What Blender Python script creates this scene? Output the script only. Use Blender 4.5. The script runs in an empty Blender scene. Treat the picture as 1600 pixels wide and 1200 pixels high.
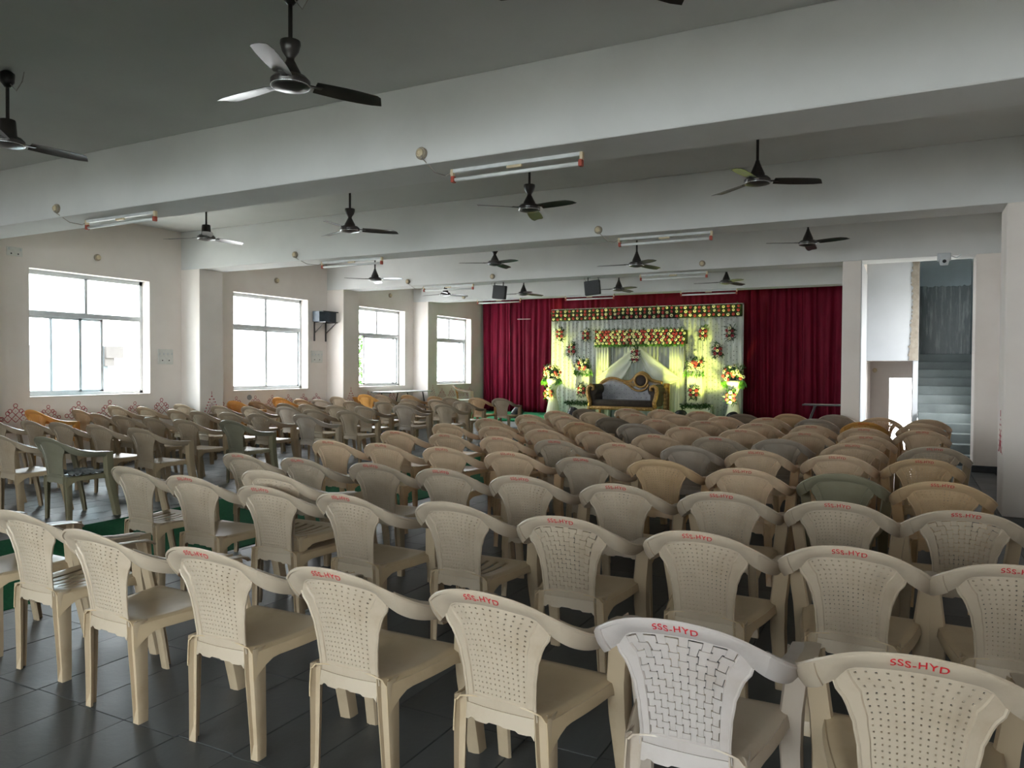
import bpy, math, random
from mathutils import Vector, Matrix
random.seed(7)
PI = math.pi
scene = bpy.context.scene
col = scene.collection

# ------------------------------------------------------------------ camera
def set_camera():
    yaw, pit, rol = math.radians(27.561), math.radians(1.2025), math.radians(-.2835)
    fw = Vector((-math.sin(yaw), math.cos(yaw), 0)); rt = Vector((math.cos(yaw), math.sin(yaw), 0)); up = Vector((0, 0, 1))
    f2 = fw * math.cos(pit) - up * math.sin(pit); u2 = up * math.cos(pit) + fw * math.sin(pit)
    r3 = rt * math.cos(rol) - u2 * math.sin(rol); u3 = rt * math.sin(rol) + u2 * math.cos(rol)
    cd = bpy.data.cameras.new('camera'); co = bpy.data.objects.new('camera', cd); col.objects.link(co)
    m = Matrix((r3, u3, -f2)).transposed().to_4x4(); m.translation = Vector((0, 0, 1.5))
    co.matrix_world = m
    cd.sensor_width = 36; cd.lens = 1177.0 / 1600 * 36; cd.clip_start = .05; cd.clip_end = 300
    scene.camera = co
set_camera()

# ------------------------------------------------------------------ world, exposure
vs = scene.view_settings
scene.display_settings.display_device = 'sRGB'
vs.view_transform = 'Standard'; vs.look = 'None'; vs.gamma = 1; vs.use_curve_mapping = False
vs.exposure = EXPO = 2.4
w = bpy.data.worlds.new('overcast_sky'); scene.world = w; w.use_nodes = True
bg = w.node_tree.nodes['Background']; bg.inputs[0].default_value = (.985, .99, 1.0, 1); bg.inputs[1].default_value = SKY = 4.2
scene.cycles.max_bounces = 10; scene.cycles.diffuse_bounces = 7; scene.cycles.transmission_bounces = 6
scene.cycles.transparent_max_bounces = 12; scene.cycles.glossy_bounces = 4; scene.cycles.caustics_reflective = False
scene.cycles.sample_clamp_indirect = 6
# daylight portals sit in the window openings and only guide the sky light
def portal(loc, rot, sx, sy):
    l = bpy.data.lights.new('daylight_portal', 'AREA'); l.shape = 'RECTANGLE'; l.size = sx; l.size_y = sy
    o = bpy.data.objects.new('daylight_portal', l); col.objects.link(o); o.location = loc; o.rotation_euler = rot
    l.cycles.is_portal = True
WIN = [(6.55, 8.55), (10.35, 12.39), (14.1, 15.95), (17.45, 19.28)]
SILL, HEAD = 1.03, 2.95
for a, b in WIN: portal((-11.72, (a + b) / 2, 1.99), (0, -PI / 2, 0), 1.92, b - a)
REAR = [(-5.7, -.2)]
SIDE = [(-4.9, -1.4)]
RS, RH = .55, 3.1
for a, b in REAR: portal(((a + b) / 2, -6.22, (RS + RH) / 2), (PI / 2, 0, 0), b - a, RH - RS)
for a, b in SIDE: portal((1.56, (a + b) / 2, (RS + RH) / 2), (0, PI / 2, 0), RH - RS, b - a)
portal((1.5, 14.05, 1.85), (0, PI / 2, 0), 1.7, .8)  # portal of the added, unseen stairwell opening
portal((-.03, 17.1, .3), (-PI / 2, 0, 0), .5, 2.1)
# stage par lights (their lamps; the housings are built further down)
def spot(loc, target, power, colr, ang=70, blend=.6):
    l = bpy.data.lights.new('par_lamp', 'SPOT'); l.energy = power; l.color = colr; l.spot_size = math.radians(ang); l.spot_blend = blend; l.shadow_soft_size = .05
    o = bpy.data.objects.new('par_lamp', l); col.objects.link(o); o.location = loc
    o.rotation_euler = (Vector(target) - Vector(loc)).to_track_quat('-Z', 'Y').to_euler()
YEL = (.93, 1.0, .19)
PARS = [((-8.95, 17.45, .34), (-7.75, 19.2, 2.25), 98, 62), ((-7.45, 17.6, .34), (-7.15, 18.8, 1.75), 26, 48), ((-4.68, 17.6, .34), (-5.12, 18.8, 1.75), 26, 48), ((-3.44, 17.45, .34), (-4.6, 19.2, 2.25), 98, 62)]
for (p, t, pw, an) in PARS: spot(Vector(p) + (Vector(t) - Vector(p)).normalized() * .16, t, pw, YEL, an, .5)

# ------------------------------------------------------------------ helpers
class MB:
    def __init__(s): s.v = []; s.f = []; s.m = []
    def add(s, vs, fs, m=0):
        n = len(s.v); s.v.extend([tuple(p) for p in vs]); s.f.extend([tuple(i + n for i in f) for f in fs]); s.m.extend([m] * len(fs)); return s
    def box(s, x0, y0, z0, x1, y1, z1, m=0, M=None):
        vs = [Vector((x, y, z)) for z in (z0, z1) for y in (y0, y1) for x in (x0, x1)]
        if M is not None: vs = [M @ p for p in vs]
        return s.add(vs, [(0, 2, 3, 1), (4, 5, 7, 6), (0, 1, 5, 4), (2, 6, 7, 3), (0, 4, 6, 2), (1, 3, 7, 5)], m)
    def bevbox(s, x0, y0, z0, x1, y1, z1, b, m=0, M=None):
        def ring(z, i): return [Vector(p + (z,)) for p in ((x0 + i + b, y0 + i), (x1 - i - b, y0 + i), (x1 - i, y0 + i + b), (x1 - i, y1 - i - b), (x1 - i - b, y1 - i), (x0 + i + b, y1 - i), (x0 + i, y1 - i - b), (x0 + i, y0 + i + b))]
        R = [ring(z0, b * .7), ring(z0 + b, 0), ring(z1 - b, 0), ring(z1, b * .7)]
        vs = [p if M is None else M @ p for r in R for p in r]
        fs = [tuple(range(7, -1, -1)), tuple(range(24, 32))]
        for k in range(3):
            for i in range(8): j = (i + 1) % 8; fs.append((k * 8 + i, k * 8 + j, k * 8 + 8 + j, k * 8 + 8 + i))
        return s.add(vs, fs, m)
    def tube(s, pts, r, n=8, m=0, closed=False, caps=True):
        pts = [Vector(p) for p in pts]; N = len(pts); rs = r if isinstance(r, (list, tuple)) else [r] * N
        vs = []; prev = None
        for i, p in enumerate(pts):
            if closed: t = pts[(i + 1) % N] - pts[i - 1]
            else: t = pts[min(i + 1, N - 1)] - pts[max(i - 1, 0)]
            t.normalize()
            if prev is None:
                a = Vector((0, 0, 1)) if abs(t.z) < .9 else Vector((1, 0, 0)); u = t.cross(a).normalized()
            else:
                u = (prev - t * prev.dot(t)).normalized()
            prev = u; v = t.cross(u)
            for k in range(n):
                a = 2 * PI * k / n; vs.append(p + (u * math.cos(a) + v * math.sin(a)) * rs[i])
        fs = []
        for i in range(N if closed else N - 1):
            j = (i + 1) % N
            for k in range(n): l = (k + 1) % n; fs.append((i * n + k, i * n + l, j * n + l, j * n + k))
        if caps and not closed: fs.append(tuple(range(n - 1, -1, -1))); fs.append(tuple((N - 1) * n + k for k in range(n)))
        return s.add(vs, fs, m)
    def lathe(s, prof, n=20, c=(0, 0, 0), m=0, M=None, wob=None):
        vs = []; fs = []
        for i, (r, z) in enumerate(prof):
            for k in range(n):
                a = 2 * PI * k / n; q = r * (1 if wob is None else 1 + wob(a, i / (len(prof) - 1)))
                p = Vector((q * math.cos(a), q * math.sin(a), z)); p = p if M is None else M @ p; vs.append(p + Vector(c))
        for i in range(len(prof) - 1):
            for k in range(n): l = (k + 1) % n; fs.append((i * n + k, i * n + l, i * n + n + l, i * n + n + k))
        fs.append(tuple(range(n - 1, -1, -1))); fs.append(tuple((len(prof) - 1) * n + k for k in range(n)))
        return s.add(vs, fs, m)
    def prism(s, poly, d, m=0, M=None):            # polygon in xy pushed along z by d
        n = len(poly); vs = [Vector((x, y, z)) for z in (0, d) for x, y in poly]
        if M is not None: vs = [M @ p for p in vs]
        fs = [tuple(range(n - 1, -1, -1)), tuple(range(n, 2 * n))] + [(i, (i + 1) % n, n + (i + 1) % n, n + i) for i in range(n)]
        return s.add(vs, fs, m)
    def shell(s, G, th, m=0, skip=None):           # grid of points -> closed shell of thickness th (second side along +normal)
        R = len(G); C = len(G[0]); A = []; B = []
        for i in range(R):
            for j in range(C):
                du = G[i][min(j + 1, C - 1)] - G[i][max(j - 1, 0)]; dv = G[min(i + 1, R - 1)][j] - G[max(i - 1, 0)][j]
                n = du.cross(dv)
                n = n.normalized() if n.length > 1e-12 else Vector((0, 0, 1))
                A.append(G[i][j]); B.append(G[i][j] + n * th)
        N = R * C; fs = []
        alive = lambda i, j: 0 <= i < R - 1 and 0 <= j < C - 1 and not (skip and skip(i, j))
        for i in range(R - 1):
            for j in range(C - 1):
                if not alive(i, j): continue
                a, b, c, d = i * C + j, i * C + j + 1, i * C + C + j + 1, i * C + C + j
                fs.append((a, d, c, b)); fs.append((N + a, N + b, N + c, N + d))
                if not alive(i - 1, j): fs.append((a, b, N + b, N + a))
                if not alive(i + 1, j): fs.append((c, d, N + d, N + c))
                if not alive(i, j - 1): fs.append((d, a, N + a, N + d))
                if not alive(i, j + 1): fs.append((b, c, N + c, N + b))
        return s.add(A + B, fs, m)
    def mesh(s, name, mats, smooth=False, ang=None):
        me = bpy.data.meshes.new(name); me.from_pydata(s.v, [], s.f)
        for mt in (mats if isinstance(mats, (list, tuple)) else [mats]): me.materials.append(mt)
        if any(s.m): me.polygons.foreach_set('material_index', s.m)
        if smooth or ang:
            me.polygons.foreach_set('use_smooth', [True] * len(me.polygons))
        me.update()
        if ang: me.set_sharp_from_angle(angle=math.radians(ang))
        return me
    def build(s, name, mats, parent=None, smooth=False, ang=None, loc=(0, 0, 0), rz=0):
        return place(s.mesh(name, mats, smooth, ang), name, parent, loc, rz)

def place(me, name, parent=None, loc=(0, 0, 0), rz=0, rot=None, scale=None):
    o = bpy.data.objects.new(name, me); col.objects.link(o); o.location = loc; o.rotation_euler = rot if rot is not None else (0, 0, rz)
    if scale is not None: o.scale = scale
    if parent is not None: o.parent = parent
    return o
def tag(o, label=None, cat=None, group=None, kind=None):
    if label: o['label'] = label
    if cat: o['category'] = cat
    if group: o['group'] = group
    if kind: o['kind'] = kind
    return o
def thing(name, label, cat, loc=(0, 0, 0), rz=0, group=None, scale=None):
    o = bpy.data.objects.new(name, None); o.empty_display_size = .1; col.objects.link(o); o.location = loc; o.rotation_euler = (0, 0, rz)
    if scale: o.scale = scale
    return tag(o, label, cat, group)
def copy_tree(root):
    r = root.copy(); col.objects.link(r)
    for ch in root.children:
        c = ch.copy(); col.objects.link(c); c.parent = r
        for g in ch.children:
            d = g.copy(); col.objects.link(d); d.parent = c
    return r
ORD = ['', 'first', 'second', 'third', 'fourth', 'fifth', 'sixth', 'seventh', 'eighth', 'ninth', 'tenth', 'eleventh', 'twelfth']

# ------------------------------------------------------------------ materials
def newmat(name):
    m = bpy.data.materials.new(name); m.use_nodes = True; nt = m.node_tree; b = nt.nodes['Principled BSDF']; return m, nt, b
def N(nt, t, **kw):
    n = nt.nodes.new(t)
    for k, v in kw.items(): setattr(n, k, v)
    return n
def mix(nt, fac, a, b):
    n = N(nt, 'ShaderNodeMix', data_type='RGBA')
    for i, x in ((0, fac), (6, a), (7, b)):
        if isinstance(x, bpy.types.NodeSocket): nt.links.new(x, n.inputs[i])
        elif i == 0: n.inputs[0].default_value = x
        else: n.inputs[i].default_value = (*x, 1)
    return n.outputs[2]
def noise(nt, scale, detail=4, vec=None, rough=.55):
    n = N(nt, 'ShaderNodeTexNoise'); n.inputs['Scale'].default_value = scale; n.inputs['Detail'].default_value = detail; n.inputs['Roughness'].default_value = rough
    if vec is not None: nt.links.new(vec, n.inputs['Vector'])
    return n.outputs[0]
def ramp(nt, x, lo, hi):
    n = N(nt, 'ShaderNodeMapRange'); nt.links.new(x, n.inputs[0]); n.inputs[1].default_value = lo; n.inputs[2].default_value = hi; return n.outputs[0]
def coords(nt, kind='Object', scale=(1, 1, 1)):
    tc = N(nt, 'ShaderNodeTexCoord'); mp = N(nt, 'ShaderNodeMapping'); mp.inputs['Scale'].default_value = scale
    nt.links.new(tc.outputs[kind], mp.inputs[0]); return mp.outputs[0]
def bump(nt, b, h, dist=.01, strength=.4):
    n = N(nt, 'ShaderNodeBump'); n.inputs['Distance'].default_value = dist; n.inputs['Strength'].default_value = strength
    nt.links.new(h, n.inputs['Height']); nt.links.new(n.outputs[0], b.inputs['Normal'])
def plain(name, c, rough=.5, metal=0, c2=None, scale=8, emit=None, bmp=0, sc3=(1, 1, 1), lo=.35, hi=.65, sheen=0):
    m, nt, b = newmat(name)
    b.inputs['Base Color'].default_value = (*c, 1); b.inputs['Roughness'].default_value = rough; b.inputs['Metallic'].default_value = metal
    if sheen: b.inputs['Sheen Weight'].default_value = sheen
    if c2 is not None or bmp:
        v = coords(nt, 'Object', sc3); nz = noise(nt, scale, 5, v)
        if c2 is not None: nt.links.new(mix(nt, ramp(nt, nz, lo, hi), c, c2), b.inputs['Base Color'])
        if bmp: bump(nt, b, nz, bmp)
    if emit: b.inputs['Emission Color'].default_value = (*emit[0], 1); b.inputs['Emission Strength'].default_value = emit[1]
    return m
def chair_plastic():
    m, nt, b = newmat('moulded_plastic')
    oi = N(nt, 'ShaderNodeObjectInfo'); v = coords(nt, 'Object')
    dirt = ramp(nt, noise(nt, 5, 6, v, .65), .50, 1.05); 
    mul = N(nt, 'ShaderNodeMix', data_type='RGBA', blend_type='MULTIPLY'); nt.links.new(dirt, mul.inputs[0]); nt.links.new(oi.outputs['Color'], mul.inputs[6]); mul.inputs[7].default_value = (.66, .58, .46, 1)
    sc = coords(nt, 'Object', (60, 60, 9)); scr = ramp(nt, noise(nt, 2, 3, sc), .68, .76)
    f2 = N(nt, 'ShaderNodeMath', operation='MULTIPLY'); nt.links.new(scr, f2.inputs[0]); f2.inputs[1].default_value = .22
    cc = mix(nt, f2.outputs[0], mul.outputs[2], (.36, .29, .2))
    nt.links.new(cc, b.inputs['Base Color']); b.inputs['Roughness'].default_value = .38
    tr = N(nt, 'ShaderNodeBsdfTranslucent'); t2 = N(nt, 'ShaderNodeMix', data_type='RGBA', blend_type='MULTIPLY'); t2.inputs[0].default_value = 1; nt.links.new(cc, t2.inputs[6]); t2.inputs[7].default_value = (1, .72, .42, 1)
    nt.links.new(t2.outputs[2], tr.inputs[0])
    ms = N(nt, 'ShaderNodeMixShader'); ms.inputs[0].default_value = .22; nt.links.new(b.outputs[0], ms.inputs[1]); nt.links.new(tr.outputs[0], ms.inputs[2])
    nt.links.new(ms.outputs[0], nt.nodes['Material Output'].inputs[0])
    return m
def stone(name, c, c2, rough=.32):
    m, nt, b = newmat(name)
    v = coords(nt, 'Object'); oi = N(nt, 'ShaderNodeObjectInfo')
    ad = N(nt, 'ShaderNodeVectorMath', operation='ADD'); sc = N(nt, 'ShaderNodeVectorMath', operation='SCALE'); nt.links.new(oi.outputs['Location'], sc.inputs[0]); sc.inputs['Scale'].default_value = 3.1
    nt.links.new(v, ad.inputs[0]); nt.links.new(sc.outputs[0], ad.inputs[1])
    nz = noise(nt, 3.5, 8, ad.outputs[0], .62)
    k = mix(nt, ramp(nt, nz, .3, .7), c, c2)
    br = N(nt, 'ShaderNodeMapRange'); nt.links.new(oi.outputs['Random'], br.inputs[0]); br.inputs[3].default_value = .78; br.inputs[4].default_value = 1.2
    h = N(nt, 'ShaderNodeHueSaturation'); nt.links.new(k, h.inputs['Color']); nt.links.new(br.outputs[0], h.inputs['Value']); nt.links.new(h.outputs[0], b.inputs['Base Color'])
    rr = N(nt, 'ShaderNodeMapRange'); nt.links.new(nz, rr.inputs[0]); rr.inputs[3].default_value = rough - .08; rr.inputs[4].default_value = rough + .18; nt.links.new(rr.outputs[0], b.inputs['Roughness'])
    bump(nt, b, noise(nt, 22, 5, ad.outputs[0]), .004, .35)
    return m
def pane_glass(name, tint, white, fr):
    m, nt, b = newmat(name); nt.nodes.remove(b)
    tp = N(nt, 'ShaderNodeBsdfTransparent'); tp.inputs[0].default_value = (*tint, 1)
    tl = N(nt, 'ShaderNodeBsdfTranslucent'); tl.inputs[0].default_value = (*white, 1)
    gl = N(nt, 'ShaderNodeBsdfGlossy'); gl.inputs['Roughness'].default_value = .03
    a = N(nt, 'ShaderNodeMixShader'); a.inputs[0].default_value = fr; nt.links.new(tp.outputs[0], a.inputs[1]); nt.links.new(tl.outputs[0], a.inputs[2])
    c = N(nt, 'ShaderNodeMixShader'); c.inputs[0].default_value = .05; nt.links.new(a.outputs[0], c.inputs[1]); nt.links.new(gl.outputs[0], c.inputs[2])
    nt.links.new(c.outputs[0], nt.nodes['Material Output'].inputs[0]); return m
def cloth(name, c, c2, trans=0.0, rough=.8, sheen=.2):
    m, nt, b = newmat(name); v = coords(nt, 'Object', (1, 1, .25)); nz = noise(nt, 6, 4, v)
    k = mix(nt, ramp(nt, nz, .35, .65), c, c2); nt.links.new(k, b.inputs['Base Color']); b.inputs['Roughness'].default_value = rough; b.inputs['Sheen Weight'].default_value = sheen
    bump(nt, b, noise(nt, 260, 2), .001, .3)
    if trans:
        tr = N(nt, 'ShaderNodeBsdfTranslucent'); nt.links.new(k, tr.inputs[0]); ms = N(nt, 'ShaderNodeMixShader'); ms.inputs[0].default_value = trans
        nt.links.new(b.outputs[0], ms.inputs[1]); nt.links.new(tr.outputs[0], ms.inputs[2]); nt.links.new(ms.outputs[0], nt.nodes['Material Output'].inputs[0])
    return m
M = {}
M['plastic'] = chair_plastic()
M['red_paint'] = plain('red_paint', (.55, .015, .02), .5, c2=(.42, .01, .02), scale=60)
M['black_paint'] = plain('black_paint', (.012, .012, .014), .5, c2=(.03, .03, .03), scale=60)
M['wall'] = plain('cream_pink_distemper', (.80, .745, .70), .85, c2=(.75, .69, .64), scale=1.6, bmp=.003)
M['white_wall'] = plain('white_distemper', (.655, .66, .65), .85, c2=(.60, .605, .595), scale=1.3, bmp=.003)
M['ceil'] = plain('grey_white_ceiling_paint', (.62, .625, .605), .9, c2=(.57, .575, .555), scale=.9, bmp=.003)
M['stair_white'] = plain('stairwell_white_paint', (.50, .52, .54), .85, c2=(.45, .47, .49), scale=1.2)
M['reveal'] = plain('window_reveal_paint', (.66, .62, .575), .8, c2=(.60, .56, .52), scale=3)  # wall colour darkened to hold back daylight glare on the reveals
M['tile'] = stone('dark_slate_floor_stone', (.036, .040, .042), (.057, .062, .063), .42)
M['joint'] = plain('floor_joint_mortar', (.03, .033, .034), .9, c2=(.075, .07, .065), scale=5)
M['step'] = stone('grey_granite', (.10, .12, .12), (.155, .178, .175), .5)
M['frame'] = plain('white_powder_coated_aluminium', (.56, .59, .61), .4, c2=(.50, .53, .55), scale=12)
M['clear'] = pane_glass('clear_glass', (.93, .97, .98), (.9, .95, 1), .06)
M['frost'] = pane_glass('frosted_glass', (.97, .985, 1), (.95, .98, 1), .38)
M['blue_tint'] = pane_glass('blue_tinted_glass', (.82, .93, .97), (.8, .95, 1), .12)
M['green_carpet'] = plain('green_felt_carpet', (.006, .098, .034), 1.0, c2=(.004, .066, .024), scale=40, bmp=.004)
M['green_carpet'].node_tree.nodes['Principled BSDF'].inputs['Specular IOR Level'].default_value = .1
M['maroon'] = cloth('maroon_satin', (.185, .006, .026), (.125, .004, .018), 0, .6, 0)
M['maroon'].node_tree.nodes['Principled BSDF'].inputs['Specular IOR Level'].default_value = .12
M['white_net'] = cloth('white_net_cloth', (.72, .74, .70), (.62, .64, .62), .1, .75)
M['drape'] = cloth('cream_georgette', (.78, .80, .70), (.70, .72, .62), .2, .7)
M['bead'] = plain('silver_sequin', (.75, .76, .78), .25, .6, c2=(.4, .42, .45), scale=90)
M['bead_dark'] = plain('dark_leaf_bead', (.10, .13, .06), .5, c2=(.05, .07, .03), scale=90)
M['dark_backing'] = plain('dark_moss_backing', (.008, .014, .008), .9, c2=(.014, .024, .012), scale=60)
M['leaf'] = plain('dark_green_leaf', (.012, .040, .013), .5, c2=(.022, .075, .02), scale=25)
M['fern'] = plain('light_green_fern', (.06, .20, .03), .55, c2=(.13, .30, .05), scale=25)
M['red_petal'] = plain('red_gerbera_petal', (.52, .010, .065), .55, c2=(.38, .007, .042), scale=50)
M['cream_petal'] = plain('cream_gerbera_petal', (.82, .78, .56), .55, c2=(.74, .70, .45), scale=50)
M['flower_eye'] = plain('dark_gerbera_eye', (.03, .05, .02), .7, c2=(.12, .12, .03), scale=80)
M['black_metal'] = plain('brown_black_enamel', (.022, .018, .017), .28, c2=(.03, .025, .022), scale=14)
M['black'] = plain('matt_black_plastic', (.016, .017, .019), .5, c2=(.024, .025, .027), scale=30)
M['steel'] = plain('bright_steel_trim', (.75, .76, .78), .25, .9, c2=(.6, .61, .63), scale=30)
M['tube'] = plain('unlit_fluorescent_tube', (.74, .76, .75), .3, c2=(.68, .70, .69), scale=12)
M['batten'] = plain('tube_batten_enamel', (.66, .68, .68), .4, c2=(.55, .57, .57), scale=10)
M['red_cap'] = plain('red_lamp_holder', (.40, .07, .04), .5, c2=(.3, .05, .03), scale=30)
M['ivory'] = plain('ivory_bakelite', (.66, .56, .38), .45, c2=(.56, .46, .30), scale=30)
M['wire'] = plain('grey_pvc_wire', (.36, .33, .29), .6, c2=(.28, .26, .23), scale=30)
M['jbox'] = plain('aged_junction_box', (.36, .31, .24), .6, c2=(.25, .21, .16), scale=40)
M['switch'] = plain('pale_switch_plate', (.66, .66, .62), .45, c2=(.60, .60, .56), scale=20)
M['gold'] = plain('carved_gold_lacquer', (.42, .25, .075), .42, .25, c2=(.25, .13, .035), scale=26, bmp=.012)
M['brown_velvet'] = plain('dark_brown_velvet', (.040, .024, .016), .8, c2=(.026, .016, .011), scale=20, sheen=.05)
M['dark_gold'] = plain('shaded_carved_gold', (.16, .085, .03), .5, .2, c2=(.08, .04, .015), scale=30, bmp=.012)  # the carved wing's own dark brown and gold
M['grey_velvet'] = plain('silver_grey_velvet', (.36, .36, .38), .75, c2=(.27, .27, .29), scale=9, sheen=.4)
M['table_top'] = plain('pale_laminate', (.55, .56, .56), .35, c2=(.46, .47, .47), scale=8)
M['cement'] = plain('raw_cement_plaster', (.32, .285, .235), .95, c2=(.23, .20, .165), scale=14, bmp=.02)
M['dark_cement'] = plain('dark_streaked_cement', (.15, .18, .18), .30, c2=(.55, .60, .59), scale=3.2, sc3=(9, 9, .9), lo=.48, hi=.78, bmp=.01)
M['grey_paint'] = plain('blue_grey_paint', (.52, .60, .62), .7, c2=(.45, .52, .54), scale=2)
M['kolam'] = plain('red_wall_paint_line', (.36, .035, .05), .8, c2=(.44, .07, .09), scale=30)
M['skirt_black'] = plain('black_stone_skirting', (.02, .023, .026), .35, c2=(.035, .04, .042), scale=10)
M['speaker_blue'] = plain('blue_grey_speaker_box', (.045, .062, .078), .55, c2=(.03, .042, .055), scale=14)
M['grey_cloth'] = plain('grey_cotton_rag', (.19, .20, .20), .9, c2=(.13, .14, .14), scale=18)
M['pipe'] = plain('pale_plastic_rod', (.55, .42, .40), .5, c2=(.48, .36, .34), scale=20)
M['lens'] = plain('lit_par_lens', (.9, .9, .5), .3, emit=((.95, 1, .4), 6))
M['white_box'] = plain('white_painted_board', (.60, .62, .60), .6, c2=(.52, .54, .52), scale=6)
M['bark'] = plain('tree_bark', (.12, .085, .055), .9, c2=(.07, .05, .035), scale=12, bmp=.02)
M['tree_leaf'] = plain('sunlit_tree_leaf', (.040, .115, .022), .5, c2=(.085, .20, .04), scale=3)  # the tree's own leaf green, varied by noise
M['bldg'] = plain('pale_house_paint', (.052, .070, .078), .8, c2=(.047, .064, .072), scale=1.5)
M['bldg_dark'] = plain('grey_concrete_shade', (.05, .05, .048), .9, c2=(.042, .042, .041), scale=2)  # the cornice's own grey
M['ground'] = plain('dusty_ground', (.52, .49, .43), .95, c2=(.42, .40, .35), scale=.6)
# ------------------------------------------------------------------ the room shell
XL, XR, YN, YF, ZC, ZB = -11.44, 1.28, -6.0, 20.15, 3.88, 3.21
BEAMS = [(-2.4, -1.85), (1.45, 2.0), (5.3, 5.85), (9.18, 9.69), (12.99, 13.5), (16.31, 16.75)]
def structure(o): o['kind'] = 'structure'; return o
# floor: mortar bed and loose stone slabs .315 x .65, joints recessed
fl = structure(MB().box(XL - .3, YN - .3, -.25, XR + 1.2, YF + .2, -.012).build('floor', M['joint']))
def frustum(x, y):
    d = -x * -.4627 + y * .8865; d = x * -.4627 + y * .8865; r = x * .8865 + y * .4627
    return d > .4 and abs(r) < d * .74 + .5
slabs = []
k = 0; y0 = 2.05 - .65 * 8
rows = []
for j in range(30):
    for i in range(41):
        x = XL + .02 + i * .315; y = y0 + j * .65 + (.0 if (i * 7 + 3) % 5 < 3 else .012)
        if x + .31 > XR + .02 or y < YN or y > 13.4: continue
        slabs.append((x, y))
slabs.sort(key=lambda p: (0 if frustum(p[0] + .15, p[1] + .3) else 1, (p[0] + .15) ** 2 + (p[1] + .3) ** 2))
slab_me = [MB().bevbox(0, 0, -.03, .3115, .6465, 0, .002).mesh('tile', M['tile']), MB().bevbox(0, 0, -.03, .311, .646, .0012, .0025).mesh('tile', M['tile'])]
for n, (x, y) in enumerate(slabs[:300]): place(slab_me[n % 2], 'tile', fl, (x, y, -.0005 * (n % 3)))
mb = MB()
for (x, y) in slabs[300:]: mb.box(x, y, -.03, x + .308, y + .643, -.0005)
mb.box(XL, 13.45, -.03, XR, YF, -.002)
tag(mb.build('distant_tiles', M['tile'], fl), kind='stuff')

def wall_with_holes(mb, fixed, lo, hi, z0, z1, holes, axis):     # axis 'y': wall lies in x=fixed range, runs along y
    def bx(a, b, c, d):
        if b - a < 1e-4 or d - c < 1e-4: return
        if axis == 'y': mb.box(fixed[0], a, c, fixed[1], b, d)
        else: mb.box(a, fixed[0], c, b, fixed[1], d)
    p = lo
    for (a, b, c, d) in sorted(holes):
        bx(p, a, z0, z1); bx(a, b, z0, c); bx(a, b, d, z1); p = b
    bx(p, hi, z0, z1)
wl = MB(); wall_with_holes(wl, (XL - .3, XL), YN, YF, 0, ZC, [(a, b, SILL, HEAD) for a, b in WIN], 'y')
wall_left = structure(wl.build('wall_left', M['wall']))
wr = MB(); wall_with_holes(wr, (YN - .25, YN), XL - .3, XR + .3, 0, ZC, [(a, b, RS, RH) for a, b in REAR], 'x')
wall_rear = structure(wr.build('wall_rear', M['wall']))
wall_far = structure(MB().box(XL - .3, YF, 0, -.63, YF + .25, ZC).build('wall_far', M['wall']))
wrt = MB(); wall_with_holes(wrt, (XR, XR + .25), YN, 13.5, 0, ZC, [(a, b, RS, RH) for a, b in SIDE], 'y')
wall_right = structure(wrt.build('wall_right', M['wall']))
ceiling = structure(MB().box(XL - .3, YN - .25, ZC, XR + .25, 13.5, ZC + .2).box(XL - .3, 13.5, ZC, -.63, YF + .25, ZC + .2).box(-.63, 13.5, ZC, 1.4, 18.1, ZC + .2).build('ceiling', M['ceil']))
for (a, b) in BEAMS:
    MB().bevbox(XL, a, ZB, XR if b < 14 else -.63, b, ZC, .008).build('beam', M['white_wall'], ceiling)
for (a, b) in BEAMS:
    MB().bevbox(XL - .02, a, 0, XL + .47, b, ZB, .008).build('pilaster', M['wall'], wall_left)
    if b < 14: MB().bevbox(.90, a, 0, XR + .02, b, ZB, .008).build('pilaster', M['wall'], wall_right)
structure(MB().bevbox(.885, 12.975, 0, 1.275, 13.515, .1, .006).build('baseboard_right', M['skirt_black']))
# stairwell on the right behind the fourth beam
ws = MB(); ws.bevbox(-.9, 13.0, 0, -.63, 13.5, ZB, .006); ws.box(-.9, 13.49, 0, -.63, YF, ZC)
wall_stair = structure(ws.build('wall_stairwell_left', M['wall']))
MB().box(-.632, 13.0, 0, -.622, 14.9, ZB).build('plaster_face', M['stair_white'], wall_stair)
wst = MB(); wst.box(-.63, 14.9, 1.665, .2, 15.05, ZC); wst.box(.12, 15.05, 0, .2, 17.9, ZC)
wall_front = structure(wst.build('wall_stairwell_front', M['stair_white']))
poly = []
random.seed(3)
for i in range(66): poly.append((.088 + random.choice((random.uniform(-.012, .012), random.uniform(-.03, .02))) - .045 * max(0, (1 - i / 24)), 1.67 + i * .03))
poly = poly + [(.197, 3.62), (.197, 1.67)]
MB().prism(poly, .012, M=Matrix(((1, 0, 0, 0), (0, 0, -1, 14.9), (0, 1, 0, 0), (0, 0, 0, 1)))).build('bare_plaster_strip', M['cement'], wall_front)
wb = MB(); wall_with_holes(wb, (17.0, 17.15), -.63, .12, -.9, 1.665, [(-.28, .115, -.8, 1.34)], 'x')
wb.box(-.66, 15.05, 1.665, .2, 17.15, 1.72); wb.box(-.63, 14.9, -.95, .2, 17.3, -.9)
structure(wb.build('wall_landing', M['wall']))
MB().tube([(-.55, 16.98, 1.49), (-.55, 16.93, 1.5)], .045, 8).build('lamp_holder', M['ivory'], bpy.data.objects['wall_landing'])
df = MB(); df.box(-.33, 16.96, 1.34, .12, 17.02, 1.39); df.box(-.33, 16.97, -.9, -.28, 17.02, 1.39)
structure(df.build('door_1', M['wall']))
wu = MB(); wu.box(.2, 17.9, 1.7, 1.3, 18.1, 3.25)
wall_up = structure(wu.build('wall_stairwell_upper', M['dark_cement']))
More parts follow.
